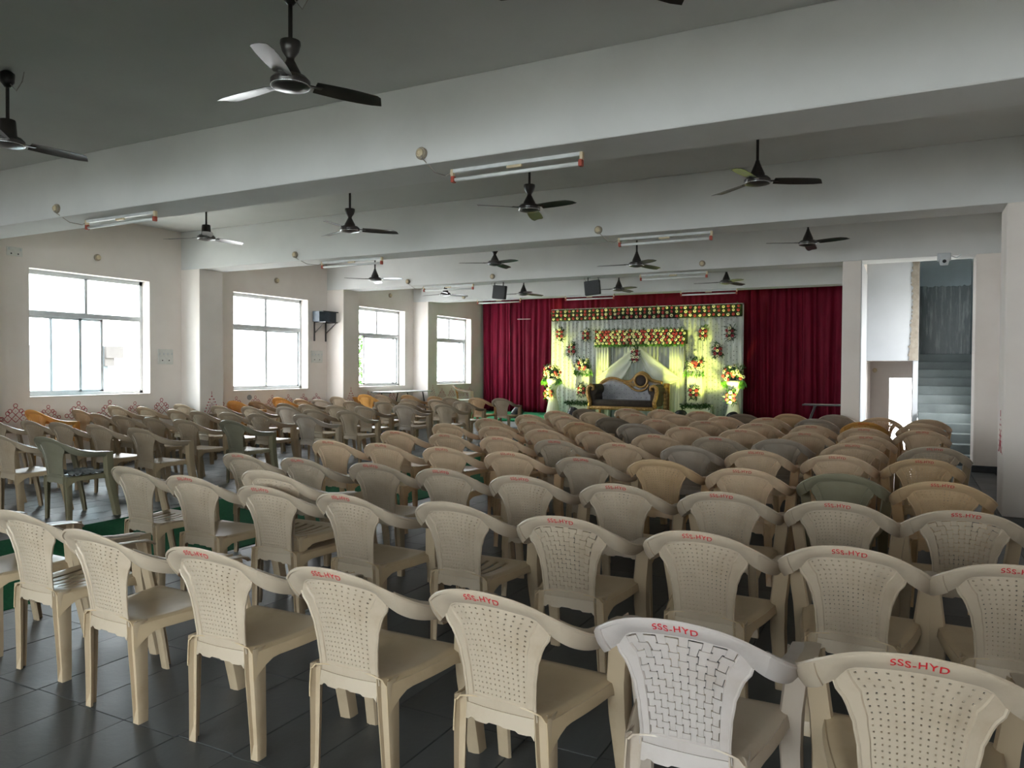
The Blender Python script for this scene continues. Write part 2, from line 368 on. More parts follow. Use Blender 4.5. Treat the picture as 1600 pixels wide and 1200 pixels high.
jag = [(.2, 0)] + [(.2 + i * .04, random.uniform(-.015, .02)) for i in range(26)] + [(1.25, 0), (1.25, .6), (.2, .6)]
MB().prism(jag[1:-3] + [(1.25, .6), (.2, .6)], .03, M=Matrix(((1, 0, 0, 0), (0, 0, -1, 17.9), (0, 1, 0, 3.23), (0, 0, 0, 1)))).build('painted_upper_band', M['grey_paint'], wall_up)
wsr = MB(); wall_with_holes(wsr, (1.16, 1.4), 13.5, 18.1, 0, ZC, [(13.65, 14.6, .9, 2.8)], 'y')  # unseen window opening, added to throw daylight into the stairwell
structure(wsr.build('wall_stairwell_right', M['grey_paint']))
st = thing('staircase', 'grey stone staircase rising behind the opening in the right-hand wall', 'stairs', (.68, 13.77, 0))
for i in range(12):
    s = MB().bevbox(-.475, i * .27, 0 if i == 0 else .151 * i - .12, .475, i * .27 + .30, .155 * 1 + .151 * i, .006)
    s.build('step', M['step'], st)
MB().box(-.475, 3.2, 1.68, .475, 4.13, 1.80).build('landing', M['step'], st)

# windows in the left wall: outer frame, transom, mullion, fixed upper panes, sliding sashes
TR = 2.30
SASH = {1: [(0, .46, 'clear'), (.2, .66, 'blue_tint')], 2: [(0, .52, 'frost'), (.48, 1, 'frost')], 3: [(.21, .9, 'frost'), (.30, 1, 'frost')], 4: [(.02, .85, 'frost'), (.1, 1, 'frost')], 5: [(0, .52, 'clear'), (.48, 1, 'clear')]}
for n, (a, b) in enumerate(WIN, 1):
    L = b - a; X = XL - .22
    root = structure(MB().box(X - .03, a, SILL, X + .03, a + .055, HEAD).box(X - .03, b - .055, SILL, X + .03, b, HEAD).box(X - .03, a, SILL, X + .03, b, SILL + .06).box(X - .03, a, HEAD - .07, X + .03, b, HEAD).build('window_%d' % n, M['frame']))
    MB().bevbox(X - .035, a + .045, TR - .04, X + .035, b - .045, TR + .04, .005).build('transom', M['frame'], root)
    MB().bevbox(X - .03, (a + b) / 2 - .028, TR + .04, X + .03, (a + b) / 2 + .028, HEAD - .05, .005).build('mullion', M['frame'], root)
    up = 'clear' if n in (1, 5) else 'frost'
    MB().box(X - .003, a + .045, TR + .04, X + .003, (a + b) / 2 - .028, HEAD - .05).build('pane', M[up], root)
    MB().box(X - .003, (a + b) / 2 + .028, TR + .04, X + .003, b - .045, HEAD - .05).build('pane', M[up], root)
    for q, (f0, f1, g) in enumerate(SASH[n]):
        y0 = a + .045 + f0 * (L - .09); y1 = a + .045 + f1 * (L - .09); xs = X + (.013 if q == 0 else -.015); t = .011; w_ = .045
        s = MB().box(xs - t, y0, SILL + .05, xs + t, y0 + w_, TR - .04).box(xs - t, y1 - w_, SILL + .05, xs + t, y1, TR - .04).box(xs - t, y0, SILL + .05, xs + t, y1, SILL + .09).box(xs - t, y0, TR - .075, xs + t, y1, TR - .04).build('sash', M['frame'], root)
        MB().box(xs - .002, y0 + w_, SILL + .09, xs + .002, y1 - w_, TR - .075).build('pane', M[g], s)
        MB().bevbox(xs + t, y0 + .004, 1.62, xs + t + .012, y0 + .028, 1.72, .003).build('latch', M['frame'], s)
    # reveal lining in dimmed wall colour (jambs, head, sill), part of the wall
    rv = MB(); e = .004
    rv.box(XL - .19, a - .001, SILL, XL + .002, a + e, HEAD).box(XL - .19, b - e, SILL, XL + .002, b + .001, HEAD).box(XL - .19, a, HEAD - e, XL + .002, b, HEAD + .001).box(XL - .19, a, SILL - .001, XL + .012, b, SILL + .012)
    rv.build('reveal', M['reveal'], wall_left)
for n, (a, b) in enumerate(SIDE, 6):
    X = XR + .2
    root = structure(MB().box(X - .03, a, RS, X + .03, a + .05, RH).box(X - .03, b - .05, RS, X + .03, b, RH).box(X - .03, a, RS, X + .03, b, RS + .05).box(X - .03, a, RH - .05, X + .03, b, RH).box(X - .03, (a + b) / 2 - .03, RS, X + .03, (a + b) / 2 + .03, RH).build('window_%d' % n, M['frame']))
    MB().box(X - .003, a + .05, RS + .05, X + .003, b - .05, RH - .05).build('pane', M['clear'], root)
for n, (a, b) in enumerate(REAR, 5):
    Y = YN - .2
    root = structure(MB().box(a, Y - .03, RS, a + .05, Y + .03, RH).box(b - .05, Y - .03, RS, b, Y + .03, RH).box(a, Y - .03, RS, b, Y + .03, RS + .05).box(a, Y - .03, RH - .05, b, Y + .03, RH).box((a + b) / 2 - .03, Y - .03, RS, (a + b) / 2 + .03, Y + .03, RH).build('window_%d' % n, M['frame']))
    MB().box(a + .05, Y - .003, RS + .05, b - .05, Y + .003, RH - .05).build('pane', M['clear'], root)

# outside: ground, a pale house and a leafy tree seen through the windows
structure(MB().box(-70, -50, -4.2, 60, 70, -4).build('ground', M['ground']))
hb = thing('house', 'pale blue house with grey cornice outside the nearest left window', 'building', (-26.0, 15.9, -4))
MB().box(-1.4, -.8, 0, 1.4, .85, 6.2).build('wall', M['bldg'], hb)
MB().bevbox(-1.5, .7, 5.78, 1.52, 1.35, 6.2, .01).box(-1.45, .7, 5.5, 1.45, 1.05, 5.8).build('cornice', M['bldg_dark'], hb)
tr = thing('tree', 'leafy green tree outside the open sash of the third left window', 'tree', (-16.5, 18.75, -4))
MB().tube([(0, 0, 0), (.1, .05, 2), (-.05, .1, 4), (.1, 0, 6)], [.2, .16, .12, .05], 10).build('trunk', M['bark'], tr, True)
random.seed(11); lf = MB()
for i in range(5200):
    d = Vector((random.gauss(0, 1), random.gauss(0, 1), random.gauss(0, 1))).normalized() * (random.random() ** .4)
    c = Vector((d.x * 2.0, d.y * 2.2, 5.4 + d.z * 2.6)); a = random.uniform(0, 6.28); s = random.uniform(.07, .14); t = random.uniform(-.8, .8)
    u = Vector((math.cos(a), math.sin(a), t)).normalized() * s; v = u.cross(Vector((random.uniform(-1, 1), random.uniform(-1, 1), 1))).normalized() * s * .45
    lf.add([c - u, c + v, c + u, c - v], [(0, 1, 2, 3)])
tag(lf.build('foliage', M['tree_leaf'], tr), kind='stuff')

# red painted kolam borders on the left wall, flat ribbons proud of the plaster by 1.5 mm
def kolam_motif():
    mb = MB(); s = .055; r = .0052
    def ribbon(pts, closed=False): mb.tube([(0, p[0], p[1]) for p in pts], r, 4, closed=closed)
    dots = [((i - (n - 1) / 2) * 2 * s, s * 1.3 + j * 2 * s) for j, n in enumerate((3, 1)) for i in range(n)]
    have = {(round(x / s), round((z - s * 1.3) / s)) for x, z in dots}
    for (x, z) in dots:
        ribbon([(x + s, z), (x + .1 * s, z + .9 * s), (x - .1 * s, z + .9 * s), (x - s, z), (x - .1 * s, z - .9 * s), (x + .1 * s, z - .9 * s)], True)
        mb.lathe([(.0, -.003), (.007, 0), (.0, .003)], 6, M=Matrix.Rotation(PI / 2, 4, 'Y'), c=(0, x, z))
        kx, kz = round(x / s), round((z - s * 1.3) / s)
        for dx, dz in ((1, 0), (-1, 0), (0, 1)):
            if (kx + 2 * dx, kz + 2 * dz) in have: continue
            cx, cz = x + dx * s * 1.42, z + dz * s * 1.42
            ribbon([(cx + s * .52 * math.cos(a), cz + s * .52 * math.sin(a)) for a in [2 * PI * q / 10 for q in range(10)]], True)
    return mb.mesh('painted_motif', M['kolam'])
km = kolam_motif()
def kpos(y, z=.66, sc=1.0, x=XL + .0015, rz=0): place(km, 'painted_motif', wall_left, (x, y, z), scale=(.35, sc, sc))
for y in (5.95, 6.35, 6.82, 7.29, 7.81, 8.26, 8.77): kpos(y, .66, 1.0 if int(y * 100) % 2 else .86)
for y in (10.0, 10.42, 10.9, 11.35, 11.8, 12.25, 12.65, 14.0, 14.45, 14.9, 15.4, 17.2, 17.7, 18.2, 18.7, 19.2): kpos(y, .66, .92)
MB().lathe([(.07, 0), (.06, .004), (.0, .005)], 14, M=Matrix.Rotation(PI / 2, 4, 'Y')).build('damp_patch', plain('grey_damp_stain', (.22, .23, .235), .9, c2=(.30, .30, .30), scale=14), wall_left, loc=(XL, 10.75, .90)).scale = (1, .9, .75)  # small grey oval blotch below the second window
def diamond_motif():
    mb = MB()
    for j in range(7):
        z = .02 + j * .052; hw = .17 * (1 - j / 7)
        for sx in ((-1, 1) if j < 6 else (0,)):
            mb.lathe([(.0, -.003), (.014, 0), (.0, .003)], 8, M=Matrix.Rotation(PI / 2, 4, 'Y'), c=(0, sx * hw, z))
        mb.lathe([(.0, -.003), (.009, 0), (.0, .003)], 6, M=Matrix.Rotation(PI / 2, 4, 'Y'), c=(0, hw * .5, z)); mb.lathe([(.0, -.003), (.009, 0), (.0, .003)], 6, M=Matrix.Rotation(PI / 2, 4, 'Y'), c=(0, -hw * .5, z))
    for sc_ in (.5, .85): mb.tube([(0, -.13 * sc_, .02), (0, -.06 * sc_, .12 * sc_), (0, 0, .26 * sc_), (0, .06 * sc_, .12 * sc_), (0, .13 * sc_, .02)], .005, 4)
    mb.tube([(0, 0, .36), (0, 0, .42)], .006, 4)
    return mb.mesh('painted_motif', M['kolam'])
dm = diamond_motif()
for (a, b) in BEAMS[3:]: place(dm, 'painted_motif', wall_left, (XL + .4715, (a + b) / 2, .64), scale=(.5, 1, 1))
place(dm, 'painted_motif', wall_right, (.8985, 9.43, .62), scale=(.5, 1.1, 1.1))

# the green runner between the two blocks of chairs and the low stage
tag(MB().bevbox(-6.83, YN + .05, 0, -4.87, 16.95, .006, .002).build('carpet_runner', M['green_carpet']), 'long green felt carpet runner on the dark stone floor between the chair blocks', 'carpet')
sg = thing('stage_platform', 'low stage platform covered in green carpet below the maroon curtain', 'stage', (-6.2, 18.5, 0))
MB().box(-5.22, -1.55, 0, 5.28, 1.62, .19).build('platform', M['white_box'], sg)
MB().bevbox(-5.22, -1.57, .15, 5.28, 1.6, .2, .008).build('carpet', plain('bright_green_stage_carpet', (.015, .26, .10), .95, c2=(.010, .19, .075), scale=40, bmp=.004), sg)
# ------------------------------------------------------------------ moulded plastic armchairs
def lerp(a, b, t): return a + (b - a) * t
RIM = [(0, (0, -.287, .820), (0, -.256, .774)), (.2, (.105, -.277, .809), (.100, -.243, .764)), (.33, (.166, -.256, .788), (.156, -.213, .742)), (.42, (.204, -.235, .767), (.188, -.188, .698)), (.55, (.252, -.190, .732), (.232, -.156, .662)),
       (.7, (.287, -.105, .690), (.264, -.085, .632)), (.85, (.301, .02, .660), (.276, .02, .612)), (1.0, (.302, .17, .648), (.277, .17, .606))]
def rim(s, v):                                   # s in [-1, 1] along the rail, v 0 lower edge .. 1 lip
    sg_ = -1 if s < 0 else 1; a = min(abs(s), 1)
    for i in range(len(RIM) - 1):
        if a <= RIM[i + 1][0] + 1e-9:
            def pt(k):
                def P(j):
                    if j < 0: q = Vector(RIM[1][k]); q.x = -q.x; return q
                    if j >= len(RIM): return Vector(RIM[-1][k]) * 2 - Vector(RIM[-2][k])
                    return Vector(RIM[j][k])
                p0, p1, p2, p3 = P(i - 1), P(i), P(i + 1), P(i + 2); h = RIM[i + 1][0] - RIM[i][0]; t = (a - RIM[i][0]) / h
                s0 = RIM[i - 1][0] if i > 0 else -RIM[1][0]; s3 = RIM[i + 2][0] if i + 2 < len(RIM) else 2 * RIM[i + 1][0] - RIM[i][0]
                m1 = (p2 - p0) / (RIM[i + 1][0] - s0) * h; m2 = (p3 - p1) / (s3 - RIM[i][0]) * h
                return p1 * (2 * t ** 3 - 3 * t * t + 1) + m1 * (t ** 3 - 2 * t * t + t) + p2 * (3 * t * t - 2 * t ** 3) + m2 * (t ** 3 - t * t)
            T, B = pt(1), pt(2); break
    p = B.lerp(T, v)
    out = Vector((p.x * 2.2, -.3 + min(0, p.y) * 0 - max(0, -.1), 0)); out = Vector((p.x * 3, -1 if p.y < -.1 else -.2, 0)).normalized()
    p = p + out * (.006 * math.sin(PI * v))
    p.x *= sg_
    return p
SA = .42
def wv(v):
    K = [(0, .127), (.15, .123), (.4, .128), (.6, .137), (.8, .155), (.92, .174), (1, .190)]
    for i in range(len(K) - 1):
        if v <= K[i + 1][0] + 1e-9:
            t = (v - K[i][0]) / (K[i + 1][0] - K[i][0]); return lerp(K[i][1], K[i + 1][1], t * t * (3 - 2 * t))
    return K[-1][1]
def pan(a, v):
    top = rim(a * SA, 0); z0 = .405
    z = z0 + (top.z + .002 - z0) * v; x = a * wv(v)
    x = lerp(x, top.x, max(0, (v - .85) / .15))
    yb = -.166 + .55 * (a * .14) ** 2
    bow = -.012 * math.sin(PI * min(1, v * 1.1))
    y = lerp(yb, top.y, v) - bow * (1 - a * a) * .6
    return Vector((x, y, z))
def pan_n(a, v):
    e = 1e-3; du = pan(a + e, v) - pan(a - e, v); dv = pan(a, min(1, v + e)) - pan(a, v - e); return dv.cross(du).normalized()   # points to the front
def backrest_mesh(kind):
    na, nv = {'holes': (12, 17), 'weave': (10, 14), 'plain': (8, 8)}[kind]
    aL, v0, v1 = .80, .13, .975
    A = [-1, -.9, -aL - .012] + [-aL + 2 * aL * i / na for i in range(na + 1)] + [aL + .012, .9, 1]
    V = [0, v0 * .5, v0 - .012] + [v0 + (v1 - v0) * j / nv for j in range(nv + 1)] + [v1 + .010, 1]
    ia, iv = 3, 3
    th = .0045
    def off(i, j):
        if ia <= i <= ia + na and iv <= j <= iv + nv: return .0055 + (.0012 * ((i - ia) % 2) if kind != 'weave' else 0)
        return 0
    mb = MB(); vs = []
    for side in (0, 1):
        for j, v in enumerate(V):
            for i, a in enumerate(A): vs.append(pan(a, v) + pan_n(a, v) * (off(i, j) + th * side))
    C = len(A); R = len(V); n = C * R; fs = []
    for j in range(R - 1):
        for i in range(C - 1):
            q = (j * C + i, j * C + i + 1, j * C + C + i + 1, j * C + C + i)
            hole = kind != 'plain' and ia <= i < ia + na and iv <= j < iv + nv
            if not hole:
                fs.append(q); fs.append(tuple(n + k for k in reversed(q))); continue
            if kind == 'weave':                         # tapes woven over and under: every crossing a thin plate, slots left at the corners
                over = (i + j) % 2; ea, ev = (.57, .385) if over else (.385, .57); o_ = .0026 if over else .0044
                pr = []
                for q_ in (o_, o_ + .003):
                    for (fa, fv) in ((-1, -1), (1, -1), (1, 1), (-1, 1)):
                        a = lerp(A[i], A[i + 1], .5 + fa * ea); v = lerp(V[j], V[j + 1], .5 + fv * ev); vs.append(pan(a, v) + pan_n(a, v) * q_); pr.append(len(vs) - 1)
                fs += [tuple(pr[k] for k in (0, 1, 2, 3)), tuple(pr[k] for k in (7, 6, 5, 4))] + [(pr[(k + 1) % 4], pr[k], pr[4 + k], pr[4 + (k + 1) % 4]) for k in range(4)]
                continue
            if kind == 'holes': hx, hz, bulge = .125, .14, 0
            else: hx, hz, bulge = .17, .12, .0024 * (1 if (i + j) % 2 else -1)
            inner = []
            for side in (0, 1):
                ring = []
                for (fa, fv) in ((.5 - hx, .5 - hz), (.5 + hx, .5 - hz), (.5 + hx, .5 + hz), (.5 - hx, .5 + hz)):
                    a = lerp(A[i], A[i + 1], fa); v = lerp(V[j], V[j + 1], fv)
                    vs.append(pan(a, v) + pan_n(a, v) * (off(i, j) + bulge + th * side)); ring.append(len(vs) - 1)
                inner.append(ring)
            for k in range(4):
                l = (k + 1) % 4
                fs.append((q[k], q[l], inner[0][l], inner[0][k])); fs.append((n + q[l], n + q[k], inner[1][k], inner[1][l])); fs.append((inner[0][k], inner[0][l], inner[1][l], inner[1][k]))
    for i in range(C - 1):
        fs.append((i + 1, i, n + i, n + i + 1)); t = (R - 1) * C; fs.append((t + i, t + i + 1, n + t + i + 1, n + t + i))
    for j in range(R - 1):
        a = j * C; fs.append((a, a + C, n + a + C, n + a)); b = a + C - 1; fs.append((b + C, b, n + b, n + b + C))
    mb.add(vs, fs)
    for sx in (-1, 1): mb.tube([pan(sx, v / 14) + Vector((sx * .002, 0, 0)) for v in range(15)], .0055, 6)
    return mb.mesh('backrest', M['plastic'], ang=25 if kind == 'weave' else 40)
def rail_mesh(s0, s1, n, paddle):
    mb = MB(); G = []
    for j in range(7):
        G.append([rim(lerp(s0, s1, i / n), j / 6) for i in range(n + 1)])
    mb.shell(G, -.0055)
    mb.tube([rim(lerp(s0, s1, i / n), 1) + Vector((0, 0, .001)) for i in range(n + 1)], .0065, 6)
    if paddle:                                    # flat top of the arm, rounded tongue in front
        sx = -1 if s0 < 0 else 1; G = []
        ks = [.5, .6, .7, .8, .9, 1.0]
        pts = []
        for k in ks:
            t = rim(k, 1); w_ = .012 + .045 * min(1, max(0, (k - .5) / .3)); nx = Vector((-1, 0.35 if t.y < -.1 else 0, 0)).normalized()
            pts.append((t, t + nx * w_ + Vector((0, 0, .004))))
        for dy, w0, w1, dz in ((.035, .002, .057, -.004), (.06, .008, .052, -.012), (.075, .018, .042, -.022), (.082, .028, .034, -.030)):
            t = rim(1.0, 1); pts.append((Vector((t.x - w0, t.y + dy, t.z + dz)), Vector((t.x - w1, t.y + dy, t.z + dz + .003))))
        for (p, q) in pts: G.append([Vector((lerp(p.x, q.x, u) * sx, lerp(p.y, q.y, u), lerp(p.z, q.z, u) + .004 * math.sin(PI * u))) for u in (0, .33, .67, 1)])
        mb.shell(G, -.006 if sx > 0 else .006)
    return mb
def top_rail_mesh(): return rail_mesh(-.5, .5, 24, False).mesh('top_rail', M['plastic'], ang=50)
def arm_mesh(sx): return rail_mesh(.5 * sx, 1.0 * sx, 14, True).mesh('armrest', M['plastic'], ang=50)
def seat_hw(t): return lerp(.166, .234, t) + .012 * math.sin(PI * t)
def seat_mesh(slots):
    mb = MB(); G = []; nx, ny = 22, 16
    def P(u, t):
        hw = seat_hw(t); y = lerp(-.166, .275, t); x = u * hw
        z = .428 + .010 * t - .016 * math.sin(PI * min(1, t * 1.05)) * (1 - u * u)
        if t < .12: z += .02 * (1 - t / .12) * (1 - abs(u) ** 3)
        if t > .88: z -= .035 * ((t - .88) / .12) ** 2
        e = max(0, abs(u) - .9) / .1; z -= .012 * e * e
        return Vector((x, y, z))
    for j in range(ny + 1): G.append([P(-1 + 2 * i / nx, j / ny) for i in range(nx + 1)])
    sk = (lambda i, j: slots and i in range(3, 12) and j % 3 == 1 and 3 <= j <= nx - 4) if slots else None
    mb.shell(G, -.005, skip=sk)
    for sx in (-1, 1):                            # side skirts arch down into the legs
        G = []
        for k in range(5):
            row = []
            for j in range(ny + 1):
                t = j / ny; p = P(sx, t); d = .036 + .085 * max(0, abs(t - .5) / .5 - .55) ** 1.6 * 3
                row.append(Vector((p.x + sx * .006 * math.sin(PI * .5 * k / 4), p.y, p.z - d * k / 4)))
            G.append(row)
        mb.shell(G, .005 * -sx)
    G = [[P(u / 8 - 1, 1) + Vector((0, .004 * math.sin(k * PI / 6), -.03 * k / 3)) for u in range(17)] for k in range(4)]
    mb.shell(G, -.005)
    return mb.mesh('seat', M['plastic'], ang=45)
def lower_rail_mesh():
    mb = MB(); random.seed(5)
    top = []; bot = []
    for i in range(25):
        a = -1 + i / 12; p = pan(a * .99, .02); top.append(p + Vector((0, -.001, .004)))
        d = .036 + (.012 if i in (0, 1, 23) else .026 if i == 24 else .010 if 3 < i < 9 else .003 if i < 14 else .007 if i < 19 else .014)
        bot.append(p + Vector((0, -.006, -d)))
    mb.shell([top, [t.lerp(b, .5) for t, b in zip(top, bot)], bot], -.005)
    return mb.mesh('lower_rail', M['plastic'], ang=40)
def loft(mb, secs, th):                           # open section lofted down a leg
    G = [[Vector(p) for p in s] for s in secs]; mb.shell(G, th)
def rear_leg_mesh(sx):
    mb = MB(); secs = []
    for z, cx, cy, k in ((.430, .174, -.160, 1.0), (.40, .175, -.160, 1.0), (.30, .177, -.158, .93), (.2, .179, -.154, .84), (.06, .183, -.150, .74), (0, .184, -.150, .70)):
        s = []
        for (px, py) in ((-.046, -.006), (-.042, .010), (-.012, .014), (-.002, -.006), (.003, .004), (.002, .034), (-.002, .060)):
            s.append((sx * (cx + px * k), cy + py * k, z))
        secs.append(s)
    loft(mb, secs, .0045 * sx)
    b = secs[-1]; t = secs[-2]
    q = lambda p, z: (p[0], p[1], z)
    mb.add([q(b[0], 0), q(b[3], 0), q(b[2], 0), q(b[1], 0), q(b[0], .006), q(b[3], .006), q(t[2], .055), q(t[1], .055)], [(0, 3, 2, 1), (4, 5, 6, 7), (0, 1, 5, 4), (1, 2, 6, 5), (2, 3, 7, 6), (3, 0, 4, 7)])
    return mb.mesh('leg', M['plastic'], ang=30)
def front_leg_mesh(sx):
    mb = MB(); secs = []
    for z, cx, cy, k in ((.652, .296, .185, 1.0), (.56, .286, .195, 1.0), (.43, .270, .215, 1.0), (.3, .264, .240, .94), (.15, .265, .272, .84), (0, .270, .300, .78)):
        s = []
        for (px, py) in ((-.058, -.006), (-.054, -.016), (-.02, -.018), (.0, -.012), (.004, .01), (.002, .05)):
            s.append((sx * (cx + px * k), cy + py * k, z))
        secs.append(s)
    loft(mb, secs, .005 * -sx)
    return mb.mesh('leg', M['plastic'], ang=30)
def letter_mesh(txt, where, mat):
    cu = bpy.data.curves.new('t', 'FONT'); cu.body = txt; cu.align_x = 'CENTER'; cu.size = 1; cu.offset = .012; cu.space_character = 1.12
    o = bpy.data.objects.new('t', cu); col.objects.link(o)
    dg = bpy.context.evaluated_depsgraph_get(); me = bpy.data.meshes.new_from_object(o.evaluated_get(dg)); bpy.data.objects.remove(o)
    xs = [v.co.x for v in me.vertices]; x0, x1 = min(xs), max(xs); ys = [v.co.y for v in me.vertices]; h = max(ys)
    random.seed(2)
    for v in me.vertices:
        u = (v.co.x - (x0 + x1) / 2) / (x1 - x0); t = v.co.y / h
        if where == 'top':
            x = u * .122; t2 = .40 + .42 * t + .05 * math.sin(u * 13); s = x / .52
            p = rim(s, t2); q = Vector((0, -.0016, -.0005))
            v.co = p + q
        else:
            x = u * .085 - .02; p = pan(x / .145, .0); v.co = Vector((x, p.y - .009 , .398 - .035 + .020 * t))
    me.name = 'lettering'; me.materials.clear(); me.materials.append(mat)
    if where != 'top': pass
    return me
BACK = {k: backrest_mesh(k) for k in ('holes', 'weave', 'plain')}
TOPR = top_rail_mesh(); ARM = {s: arm_mesh(s) for s in (-1, 1)}; SEAT = {False: seat_mesh(False), True: seat_mesh(True)}; LOWR = lower_rail_mesh()
RLEG = {s: rear_leg_mesh(s) for s in (-1, 1)}; FLEG = {s: front_leg_mesh(s) for s in (-1, 1)}
RED = letter_mesh('SSS-HYD', 'top', M['red_paint']); BLK = letter_mesh('SSS.HYD', 'low', M['black_paint'])
def proto(kind, slots, letter):
    t = bpy.data.objects.new('plastic_armchair', None); t.empty_display_size = .1; col.objects.link(t)
    place(BACK[kind], 'backrest', t); place(TOPR, 'top_rail', t)
    for s in (-1, 1): place(ARM[s], 'armrest', t)
    place(SEAT[slots], 'seat', t); place(LOWR, 'lower_rail', t)
    for s in (-1, 1): place(RLEG[s], 'leg', t); place(FLEG[s], 'leg', t)
    if letter == 'r': tag(place(RED, 'lettering', t), 'red hand-painted lettering on the top rail')
    if letter == 'k': tag(place(BLK, 'lettering', t), 'black lettering on the lower rail')
    return t
PROTO = {}
HUE = {'w': (.51, .43, .33), 'W': (.55, .50, .47), 'b': (.69, .535, .37), 'l': (.40, .325, .235), 'k': (.20, .19, .135), 't': (.58, .42, .25), 'g': (.43, .37, .305), 'o': (.26, .24, .165), 'd': (.26, .21, .155), 'y': (.66, .36, .10)}  # l is the beige with the left block's shade put into it
WORD = {'l': 'beige', 'k': 'olive', 'w': 'cream', 'W': 'whitish', 'b': 'beige', 't': 'tan', 'g': 'grey', 'o': 'olive', 'd': 'dark brown', 'y': 'orange'}  # b lightened in place of light missing on the farther rows
rnd = random.Random(21)
def chair(x, y, zs, colour, kind, letter, label, group, slots=False, rz=None, z=0.0):
    key = (kind, slots, letter)
    if key not in PROTO: PROTO[key] = r = proto(*key)
    else: r = copy_tree(PROTO[key])
    rz = rnd.uniform(-.045, .045) if rz is None else rz
    ap = Matrix.Rotation(rz, 3, 'Z') @ Vector((0, -.285, 0))
    r.location = (x - ap.x, y - ap.y, z); r.rotation_euler = (0, 0, rz); r.scale = (1, 1, zs)
    tag(r, label, 'chair', group)
    f = rnd.uniform(.93, 1.06); c = [k * f for k in HUE[colour]]
    for ch in r.children:
        nm = ch.name.split('.')[0]
        if nm != 'lettering': ch.color = tuple(q * w_ for q, w_ in zip(c, (1.0, .93, .78) if nm == 'seat' else (.95, .90, .80) if nm == 'leg' else (1, 1, 1))) + (1,)
    return r
